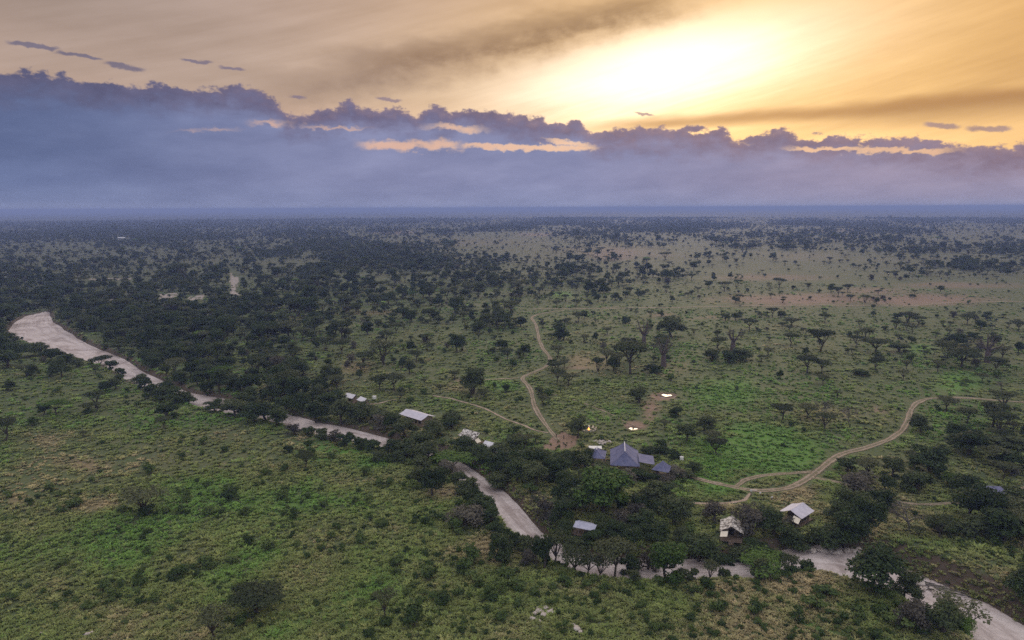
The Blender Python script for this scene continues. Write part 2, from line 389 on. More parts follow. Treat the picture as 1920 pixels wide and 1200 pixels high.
# ------------------------------------------------------------------ ground
def build_ground():
    th = np.radians(np.concatenate([np.linspace(70, 42, 24, endpoint=False), np.linspace(42, 2.0, 690)]))
    rr = np.concatenate([CAM_H / np.tan(th), np.geomspace(CAM_H / math.tan(R(2.0)), 90000, 150)[1:]])
    an = np.radians(np.concatenate([np.linspace(-180, -47, 34, endpoint=False), np.linspace(-47, 47, 830, endpoint=False), np.linspace(47, 180, 34, endpoint=False)]))
    nr, na = len(rr), len(an)
    Rr, A = np.meshgrid(rr, an, indexing='ij')
    x = (Rr * np.sin(A)).ravel(); y = (Rr * np.cos(A)).ravel()
    sd = river_sd(x, y); z = ground_z(x, y, sd)
    x = np.r_[x, 0]; y = np.r_[y, 0]; z = np.r_[z, 0]; sd = np.r_[sd, 99]
    i = np.arange(nr - 1)[:, None] * na; j = np.arange(na)[None, :]; j2 = (j + 1) % na
    q = np.stack([i + j, i + j2, i + na + j2, i + na + j], -1).reshape(-1, 4)
    me = mesh_np('ground', np.stack([x, y, z], 1), q, 4)
    px, py = PIX(x, y)
    wob = 30 * (fbm(x, y, 40, 31) - .5); wob2 = 10 * (fbm(x, y, 25, 41) - .5)
    px2 = px + wob; py2 = py + wob2 * np.clip((py - 380) / 300, .15, 1)
    lush = blobs(px2, py2, LUSH); dry = blobs(px2, py2, DRY); soil = blobs(px2, py2, SOIL)
    sand = np.zeros(x.shape)
    for p in SANDP: sand = np.maximum(sand, inside(px, py, np.array(p, float)) * 1.0)
    cd = dist_poly(x, y, clearing, True); cd = np.where(inside(x, y, clearing), -cd, cd)
    soil = np.maximum(soil, sstep(1.5, -1.5, cd + 2 * (vnoise(x, y, 3, 77) - .5)))
    bank = sstep(6.5, 0.5, sd + 3 * (vnoise(x, y, 6, 91) - .5))
    ter = np.exp(-(((x - BANK_TERRACE[0]) / 55) ** 2 + ((y - BANK_TERRACE[1]) / 30) ** 2))
    bank = np.maximum(bank * 0.85, sstep(10, 3, sd) * ter)
    for n_, v_ in (('lush', lush), ('dry', dry), ('soil', soil), ('sand', sand), ('bank', bank)): fattr(me, n_, v_)
    m, nt, b, _ = material('savanna_ground')
    pos = geopos(nt)
    n1 = noise(nt, pos, 0.011, 5, .6); n2 = noise(nt, pos, 0.09, 5, .65); n3 = noise(nt, pos, 0.8, 5, .7); n4 = noise(nt, pos, 0.0016, 6, .62)
    lu, dr, so, sa, ba = (attr(nt, k) for k in ('lush', 'dry', 'soil', 'sand', 'bank'))
    c = mixc(nt, n2.ss(.35, .65), (0.072, 0.104, 0.040), (0.112, 0.130, 0.056))
    c = mixc(nt, n1.ss(.48, .72) * 0.40, c, (0.180, 0.158, 0.095))
    c = mixc(nt, (lu + (n2 - .5) * .7).ss(.15, .75), c, (0.100, 0.215, 0.036))
    c = mixc(nt, (dr + (n2 - .5) * .9).ss(.25, .75), c, (0.225, 0.178, 0.100))
    c = mixc(nt, (so + (n2 - .5) * .5).ss(.25, .75), c, (0.250, 0.165, 0.125))
    c = mixc(nt, (ba + (n3 - .5) * .6).ss(.3, .7), c, (0.095, 0.068, 0.050))
    c = mixc(nt, sa, c, (0.46, 0.40, 0.37))
    c = mixc(nt, n3.ss(.58, .36) * 0.35, c, (0.040, 0.052, 0.022))
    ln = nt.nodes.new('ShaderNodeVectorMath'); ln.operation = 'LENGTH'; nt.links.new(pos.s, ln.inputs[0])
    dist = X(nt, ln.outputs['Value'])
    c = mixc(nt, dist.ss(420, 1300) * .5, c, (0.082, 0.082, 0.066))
    n5 = noise(nt, pos, 0.22, 4, .6)
    c = mixc(nt, n5.ss(.57, .68) * dist.ss(330, 700) * .6, c, (0.050, 0.060, 0.030))
    # woodland too far off to tell the trees apart
    far = dist.ss(2800, 6500)
    nw = noise(nt, pos, 0.0009, 7, .68)
    c = mixc(nt, far * nw.ss(.42, .55) * 0.95, c, (0.022, 0.032, 0.020))
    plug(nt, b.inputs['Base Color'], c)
    bump(nt, b, n3 * 0.7 + n2 * 1.4, 0.9, 0.5)
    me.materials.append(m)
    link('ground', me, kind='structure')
build_ground()

def build_river():
    N, W = 150, 10
    ext = 3.2
    mid = (bank_n + bank_f) / 2
    dn = bank_n - mid; df = bank_f - mid
    a = mid + dn * (1 + ext / np.maximum(np.linalg.norm(dn, axis=1, keepdims=True), 1)); b_ = mid + df * (1 + ext / np.maximum(np.linalg.norm(df, axis=1, keepdims=True), 1))
    t = np.linspace(0, 1, W)[None, :, None]
    g = (a[:, None] * (1 - t) + b_[:, None] * t).reshape(-1, 2)
    z = -1.75 + 0.35 * (fbm(g[:, 0], g[:, 1], 12, 55) - .5)
    i = np.arange(N - 1)[:, None] * W; j = np.arange(W - 1)[None, :]
    q = np.stack([i + j, i + W + j, i + W + j + 1, i + j + 1], -1).reshape(-1, 4)
    me = mesh_np('river_bed', np.c_[g, z], q, 4)
    alen = np.r_[0, np.cumsum(np.linalg.norm(np.diff(mid, axis=0), axis=1))]
    wid = np.linalg.norm(a - b_, axis=1)
    fattr(me, 'along', np.repeat(alen, W)); fattr(me, 'across', (np.tile(np.linspace(-.5, .5, W), N) * np.repeat(wid, W)))
    m, nt, b, _ = material('dry_river_sand')
    pos = geopos(nt)
    fl = noise(nt, xyz(nt, attr(nt, 'along') * .018, attr(nt, 'across') * .28, 0.0), 1.0, 5, .62, dist=.6)
    n1 = noise(nt, pos, 0.07, 5, .6, dist=1.0); n2 = noise(nt, pos, 0.6, 5, .65)
    c = mixc(nt, n1.ss(.35, .66), (0.50, 0.43, 0.415), (0.62, 0.55, 0.54))
    c = mixc(nt, n1.ss(.46, .40) * .5, c, (0.27, 0.215, 0.20))
    c = mixc(nt, n2.ss(.60, .42) * .28, c, (0.24, 0.20, 0.18))
    c = mixc(nt, fl.ss(.50, .38) * .5, c, (0.27, 0.215, 0.195))
    c = mixc(nt, fl.ss(.56, .68) * .5, c, (0.66, 0.60, 0.585))
    plug(nt, b.inputs['Base Color'], c); b.inputs['Roughness'].default_value = .75; b.inputs['Specular IOR Level'].default_value = .35
    bump(nt, b, n1 * 1.5 + n2 + fl * 2.0, 0.6, 0.3)
    me.materials.append(m)
    link('river_bed', me, kind='structure')
build_river()

def build_tracks():
    m, nt, b, out = material('bare_track_earth')
    u = attr(nt, 'across'); ft = attr(nt, 'wear'); pos = geopos(nt)
    n1 = noise(nt, pos, .25, 5, .65); n2 = noise(nt, pos, 1.4, 5, .7)
    rut = ((u.abs() - .48) / .17); rut = (rut * rut * -1.0).exp()
    c = mixc(nt, n1.ss(.3, .7), (0.285, 0.215, 0.165), (0.385, 0.30, 0.24))
    c = mixc(nt, (1.0 - rut) * n2.ss(.34, .54) * .92 * (1.0 - ft), c, (0.105, 0.105, 0.055))
    plug(nt, b.inputs['Base Color'], c); bump(nt, b, n2 - rut * .5, .6, .2)
    al = (1.0 - u.abs() + (n1 - .5) * 1.5 + (n2 - .5) * .9).ss(.0, .45)
    plug(nt, b.inputs['Alpha'], al)
    for k, p in track_xy.items():
        w, kind = tracks[k][1], tracks[k][2]
        p = resample(p, max(30, int(np.linalg.norm(np.diff(p, axis=0), axis=1).sum() / 2.0)))
        t = np.gradient(p, axis=0); t /= np.linalg.norm(t, axis=1, keepdims=True) + 1e-9
        nrm = np.stack([-t[:, 1], t[:, 0]], 1); W = 9
        u_ = np.linspace(-1, 1, W)
        wv = w * 0.37 * (0.55 + 0.9 * fbm(np.arange(len(p)) * 1.0, np.zeros(len(p)) + len(p), 7, 61))
        g = (p[:, None] + nrm[:, None] * (u_[None, :, None] * wv[:, None, None])).reshape(-1, 2)
        z = ground_z(g[:, 0], g[:, 1]) + 0.10
        i = np.arange(len(p) - 1)[:, None] * W; j = np.arange(W - 1)[None, :]
        q = np.stack([i + j, i + j + 1, i + W + j + 1, i + W + j], -1).reshape(-1, 4)
        me = mesh_np('dirt_track', np.c_[g, z], q, 4, (m,))
        fattr(me, 'across', np.tile(u_, len(p))); fattr(me, 'wear', np.full(len(g), {'road': 0.0, 'foot': 1.0, 'faint': .4}[kind]))
        link('footpath' if kind != 'road' else 'dirt_track', me, kind='structure')
build_tracks()

# ------------------------------------------------------------------ vegetation: materials
def leaf_mat(name, c0, c1, c2, translucency=.25):
    m, nt, b, out = material(name)
    lv = attr(nt, 'leaf'); r = objrand(nt)
    ti = attr(nt, 'tint', 'INSTANCER')
    c = mixc(nt, lv, c0, c1)
    c = mixc(nt, r.ss(.25, 1.0) * .7, c, c2)
    c = mixc(nt, 1.0, c, xyz(nt, r * .85 + .58, r * .8 + .62, r * .7 + .60), 'MULTIPLY')
    plug(nt, b.inputs['Base Color'], c); b.inputs['Roughness'].default_value = .7
    tr = nt.nodes.new('ShaderNodeBsdfTranslucent'); plug(nt, tr.inputs[0], c)
    mx = nt.nodes.new('ShaderNodeMixShader'); mx.inputs[0].default_value = translucency
    nt.links.new(b.outputs[0], mx.inputs[1]); nt.links.new(tr.outputs[0], mx.inputs[2]); nt.links.new(mx.outputs[0], out.inputs[0])
    return m
ML = {
    'acacia': leaf_mat('acacia_leaf', (0.038, 0.055, 0.022), (0.088, 0.110, 0.046), (0.086, 0.090, 0.052)),
    'evergreen': leaf_mat('evergreen_leaf', (0.030, 0.053, 0.020), (0.076, 0.114, 0.040), (0.070, 0.080, 0.041)),
    'bright': leaf_mat('fresh_green_leaf', (0.060, 0.115, 0.024), (0.140, 0.225, 0.050), (0.120, 0.190, 0.046)),
    'grey': leaf_mat('grey_twig', (0.075, 0.066, 0.056), (0.135, 0.122, 0.108), (0.11, 0.105, 0.085)),
    'shrub': leaf_mat('shrub_leaf', (0.042, 0.075, 0.022), (0.100, 0.155, 0.042), (0.092, 0.122, 0.042)),
}
def bark(name, c0, c1):
    m, nt, b, _ = material(name)
    n = noise(nt, objco(nt), 3.0, 4, .6)
    plug(nt, b.inputs['Base Color'], mixc(nt, n.ss(.3, .7), c0, c1)); bump(nt, b, n, .6, .1)
    return m
MB_DARK = bark('dark_bark', (0.045, 0.036, 0.028), (0.10, 0.08, 0.062))
MB_GREY = bark('grey_bark', (0.11, 0.10, 0.09), (0.20, 0.18, 0.16))
MB_BAOB = bark('baobab_bark', (0.075, 0.055, 0.055), (0.15, 0.115, 0.11))

# ------------------------------------------------------------------ vegetation: meshes
def tube(V, F, pts, rad, n=6):
    base = len(V); pts = [Vector(p) for p in pts]
    for i, p in enumerate(pts):
        d = (pts[min(i + 1, len(pts) - 1)] - pts[max(i - 1, 0)]).normalized()
        a = d.orthogonal().normalized(); c = d.cross(a)
        for k in range(n):
            t = 2 * math.pi * k / n
            V.append(tuple(p + (a * math.cos(t) + c * math.sin(t)) * rad[i]))
    for i in range(len(pts) - 1):
        for k in range(n):
            F.append((base + i * n + k, base + i * n + (k + 1) % n, base + (i + 1) * n + (k + 1) % n, base + (i + 1) * n + k))
def leaves(rs, lobes, count, size, shell=.55, flat=0.0):
    """leaf sprays spread through ellipsoid lobes (cx,cy,cz,rx,ry,rz); returns verts (4 per spray) and a value per spray"""
    lobes = np.asarray(lobes, float)
    wts = lobes[:, 3] * lobes[:, 4] * .5 + lobes[:, 3] * lobes[:, 5]; wts /= wts.sum()
    li = rs.choice(len(lobes), count, p=wts); L = lobes[li]
    d = rs.normal(size=(count, 3)); d /= np.linalg.norm(d, axis=1, keepdims=True)
    d[:, 2] = np.where(d[:, 2] < -.25, -d[:, 2] * rs.choice([1, -.6], count), d[:, 2])
    r = (shell + (1 - shell) * rs.random(count)) ** .8 * (1 + .16 * rs.normal(size=count))
    c = L[:, :3] + d * L[:, 3:6] * r[:, None]
    nrm = d * np.array([.8, .8, 1.0]) + rs.normal(size=(count, 3)) * .55 + np.array([0, 0, .35 + flat]); nrm /= np.linalg.norm(nrm, axis=1, keepdims=True)
    h = rs.normal(size=(count, 3)); u = np.cross(nrm, h); u /= np.linalg.norm(u, axis=1, keepdims=True); v = np.cross(nrm, u)
    s = size * (.55 + .9 * rs.random(count))[:, None]
    asp = (.55 + .6 * rs.random(count))[:, None]
    j = lambda: 1 + .35 * rs.normal(size=(count, 1))
    q = np.stack([c - u * s * j() * .5, c + v * s * asp * j() * .5, c + u * s * j() * .5, c - v * s * asp * j() * .5], 1)
    val = np.clip(.5 + .22 * rs.normal(size=count) + .25 * rs.random(len(lobes))[li] - .12, 0, 1)
    return q.reshape(-1, 3), np.repeat(val, 4)
def crown_mesh(name, rs, lobes, count, size, mat, **k):
    q, val = leaves(rs, lobes, count, size, **k)
    me = mesh_np(name, q, np.arange(len(q)), 4, (mat,), False); fattr(me, 'leaf', val); return me
def trunk_mesh(name, V, F, mat):
    return mesh_np(name, V, F, 4, (mat,), True)
def joined(name, tr, cr):
    """trunk and crown meshes as one mesh, for trees seen far off"""
    def get(me):
        v = np.empty(len(me.vertices) * 3, np.float32); me.vertices.foreach_get('co', v)
        f = np.empty(len(me.loops), np.int32); me.loops.foreach_get('vertex_index', f); return v.reshape(-1, 3), f.reshape(-1, 4)
    (v1, f1), (v2, f2) = get(tr), get(cr)
    me = mesh_np(name, np.r_[v1, v2], np.r_[f1, f2 + len(v1)], 4, (tr.materials[0], cr.materials[0]), False)
    me.polygons.foreach_set('material_index', np.r_[np.zeros(len(f1), np.int32), np.ones(len(f2), np.int32)])
    lv = np.empty(len(cr.vertices), np.float32); cr.attributes['leaf'].data.foreach_get('value', lv)
    fattr(me, 'leaf', np.r_[np.zeros(len(v1)), lv]); return me

# every prototype is about 1 m wide in crown per unit: size = crown width in metres when built
def acacia(seed, mat='acacia', leafn=4000, ls=.42, w=9.0, h=6.6, sparse=False):
    rs = np.random.default_rng(seed); V, F = [], []
    fork = h * rs.uniform(.22, .38); lean = rs.normal(size=2) * .35
    nst = 1 if rs.random() < .7 else 2
    lobes = []
    nb = rs.integers(6, 10)
    base_r = .26
    fk = Vector((lean[0], lean[1], fork))
    if nst == 1: tube(V, F, [(0, 0, -.4), (lean[0] * .5, lean[1] * .5, fork * .5), fk], [base_r * 1.3, base_r, base_r * .85])
    for i in range(nb):
        a = 2 * math.pi * (i + rs.uniform(-.3, .3)) / nb; rad = w * .5 * rs.uniform(.42, .80) if i % 3 else w * .5 * rs.uniform(.05, .35)
        tip = Vector((math.cos(a) * rad, math.sin(a) * rad, h * rs.uniform(.80, .93) - rad * .05))
        st = fk if nst == 1 else Vector((math.cos(a) * .25, math.sin(a) * .25, -.3))
        mid = st.lerp(tip, .55) + Vector((rs.normal() * .3, rs.normal() * .3, h * .02 if nst == 1 else -.05 * h))
        tube(V, F, [st, mid, tip], [base_r * .6, base_r * .4, .04], 5)
        for k in range(2):
            t2 = tip + Vector((rs.normal() * w * .10, rs.normal() * w * .10, rs.uniform(0, .08) * h)); tube(V, F, [mid.lerp(tip, .3), t2], [.08, .03], 4)
        rx = w * rs.uniform(.19, .28)
        lobes.append((tip.x, tip.y, tip.z + h * .02, rx, rx * rs.uniform(.8, 1.2), h * rs.uniform(.10, .17)))
    if not sparse:
        for i in range(4): lobes.append((rs.normal() * w * .13, rs.normal() * w * .13, h * rs.uniform(.86, .95), w * .2, w * .2, h * .10))
    return trunk_mesh('acacia_trunk', V, F, MB_DARK), crown_mesh('acacia_crown', rs, lobes, leafn, ls, ML[mat], shell=.25, flat=.5)
def roundtree(seed, mat='evergreen', leafn=4200, ls=.46, w=9.0, h=8.5, lob=16, skirt=.22):
    rs = np.random.default_rng(seed); V, F = [], []
    lean = rs.normal(size=2) * .4
    tube(V, F, [(0, 0, -.5), (lean[0], lean[1], h * .25), (lean[0] * 1.4, lean[1] * 1.4, h * .55)], [.42, .30, .20], 7)
    lobes = []
    for i in range(lob):
        a = rs.uniform(0, 2 * math.pi); u = rs.uniform(0, 1); zc = h * (skirt + .13 + (.92 - skirt - .2) * u)
        env = math.sin(math.pi * min(1, .18 + .70 * (zc / h))) ** .7
        rad = w * .5 * env * rs.uniform(.35, .78)
        rl = w * rs.uniform(.13, .24)
        lobes.append((math.cos(a) * rad, math.sin(a) * rad, zc, rl, rl * rs.uniform(.8, 1.2), rl * rs.uniform(.55, .8)))
        tube(V, F, [(lean[0] * 1.2, lean[1] * 1.2, h * rs.uniform(.25, .45)), (math.cos(a) * rad * .6, math.sin(a) * rad * .6, zc * .85), (math.cos(a) * rad, math.sin(a) * rad, zc)], [.15, .09, .03], 4)
    lobes.append((0, 0, h * .62, w * .27, w * .27, h * .22)); lobes.append((rs.normal() * .5, rs.normal() * .5, h * .82, w * .2, w * .2, h * .12))
    return trunk_mesh('tree_trunk', V, F, MB_DARK), crown_mesh('tree_crown', rs, lobes, leafn, ls, ML[mat], shell=.5)
def baretree(seed, w=9.0, h=8.0, leafn=1400):
    rs = np.random.default_rng(seed); V, F = [], []; lobes = []
    def grow(p, d, L, r, lev):
        q = p + d * L * .5 + Vector(rs.normal(size=3)) * L * .05; e = p + d * L
        tube(V, F, [p, q, e], [r, r * .8, r * .6], 5 if lev < 2 else 3)
        if lev >= 4: return
        for k in range(3 if lev else 4):
            nd = (d + Vector(rs.normal(size=3)) * (.55 if lev else .6) + Vector((0, 0, .10))).normalized()
            grow(e if k else q.lerp(e, .6), nd, L * rs.uniform(.62, .82), r * .55, lev + 1)
        if lev == 3: lobes.append((e.x, e.y, e.z, w * .09, w * .09, w * .07))
    grow(Vector((0, 0, -.4)), Vector((rs.normal() * .08, rs.normal() * .08, 1)).normalized(), h * .34, .28, 0)
    s = w / (2 * max(abs(np.array(V)[:, :2]).max(), .1)); zt = h / np.array(V)[:, 2].max()
    V = [(x * s, y * s, z * zt) for x, y, z in V]; lobes = [(x * s, y * s, z * zt, a, b, c) for x, y, z, a, b, c in lobes]
    return trunk_mesh('bare_trunk', V, F, MB_GREY), crown_mesh('bare_crown', rs, lobes, leafn, .16, ML['grey'], shell=.1)
def baobab(seed, w=10.0, h=9.0):
    rs = np.random.default_rng(seed); V, F = [], []; lobes = []
    tube(V, F, [(0, 0, -.5), (0, 0, h * .15), (.1, 0, h * .38), (.1, .1, h * .5)], [1.35, 1.15, 1.0, .7], 12)
    for i in range(8):
        a = 2 * math.pi * (i + rs.uniform(-.3, .3)) / 8; e = rs.uniform(.35, 1.2)
        d = Vector((math.cos(a) * math.cos(e), math.sin(a) * math.cos(e), math.sin(e)))
        s0 = Vector((.1, .05, h * rs.uniform(.36, .5))); m1 = s0 + d * w * .25; m2 = m1 + (d + Vector((0, 0, .25)) + Vector(rs.normal(size=3)) * .2) * w * .16
        tube(V, F, [s0, m1, m2], [.45, .26, .12], 6)
        for k in range(4):
            t = m2 + (d + Vector(rs.normal(size=3)) * .7) * w * .10; tube(V, F, [m1.lerp(m2, .3 + .2 * k), m2.lerp(t, .6) , t], [.12, .07, .03], 4)
            lobes.append((t.x, t.y, t.z, w * .06, w * .06, w * .05))
    return trunk_mesh('baobab_trunk', V, F, MB_BAOB), crown_mesh('baobab_crown', rs, lobes, 1100, .22, ML['grey'], shell=.1)
def shrub(seed, mat='shrub', w=3.0, h=2.0, leafn=520, ls=.30):
    rs = np.random.default_rng(seed); V, F = [], []; lobes = []
    for i in range(rs.integers(4, 8)):
        a = rs.uniform(0, 2 * math.pi); rad = w * .5 * rs.uniform(.1, .7); rl = w * rs.uniform(.16, .28); zc = h * rs.uniform(.3, .75)
        lobes.append((math.cos(a) * rad, math.sin(a) * rad, zc, rl, rl * rs.uniform(.7, 1.2), h * rs.uniform(.22, .34)))
        tube(V, F, [(math.cos(a) * .1, math.sin(a) * .1, -.2), (math.cos(a) * rad, math.sin(a) * rad, zc)], [.07, .02], 4)
    return trunk_mesh('shrub_stem', V, F, MB_DARK), crown_mesh('shrub_foliage', rs, lobes, leafn, ls, ML[mat], shell=.2)

PROTO = {   # kind -> list of (trunk, crown, width, height)
    'acacia': [(*acacia(100 + i), 9.0, 6.6) for i in range(6)],
    'thin_acacia': [(*acacia(150 + i, leafn=1100, sparse=True), 9.0, 6.6) for i in range(3)],
    'evergreen': [(*roundtree(200 + i), 9.0, 8.5) for i in range(6)],
    'bright': [(*roundtree(300 + i, 'bright', 5200, .46, 10, 9.5, 20, .12), 10.0, 9.5) for i in range(2)],
    'bright_acacia': [(*acacia(330, 'bright', 3600, .40, 9.0, 5.6), 9.0, 5.6), (*acacia(331, 'bright', 2400, .40, 9.0, 6.6), 9.0, 6.6)],
    'bare': [(*baretree(400 + i), 9.0, 8.0) for i in range(3)],
    'baobab': [(*baobab(500 + i), 10.0, 9.0) for i in range(2)],
    'shrub': [(*shrub(600 + i), 3.0, 2.0) for i in range(5)],
    'bush': [(*roundtree(700 + i, 'evergreen', 1900, .42, 6.0, 4.2, 11, .02), 6.0, 4.2) for i in range(4)],
    'grey_bush': [(*roundtree(750 + i, 'grey', 1500, .34, 6.0, 4.6, 11, .05), 6.0, 4.6) for i in range(2)],
}
NAME = {'acacia': 'umbrella_acacia', 'thin_acacia': 'thin_acacia', 'evergreen': 'evergreen_tree', 'bright': 'leafy_green_tree', 'bright_acacia': 'green_acacia', 'bare': 'bare_tree', 'baobab': 'baobab_tree',
        'shrub': 'shrub', 'bush': 'round_bush', 'grey_bush': 'grey_bush'}
LOOK = {'acacia': 'flat-topped dark acacia', 'thin_acacia': 'thinly leaved flat acacia', 'evergreen': 'dense dark evergreen tree', 'bright': 'bright green leafy tree', 'bright_acacia': 'fresh green spreading acacia',
        'bare': 'bare grey-branched tree', 'baobab': 'thick-trunked leafless baobab', 'shrub': 'low green shrub', 'bush': 'dark rounded bush', 'grey_bush': 'grey-brown twiggy bush'}

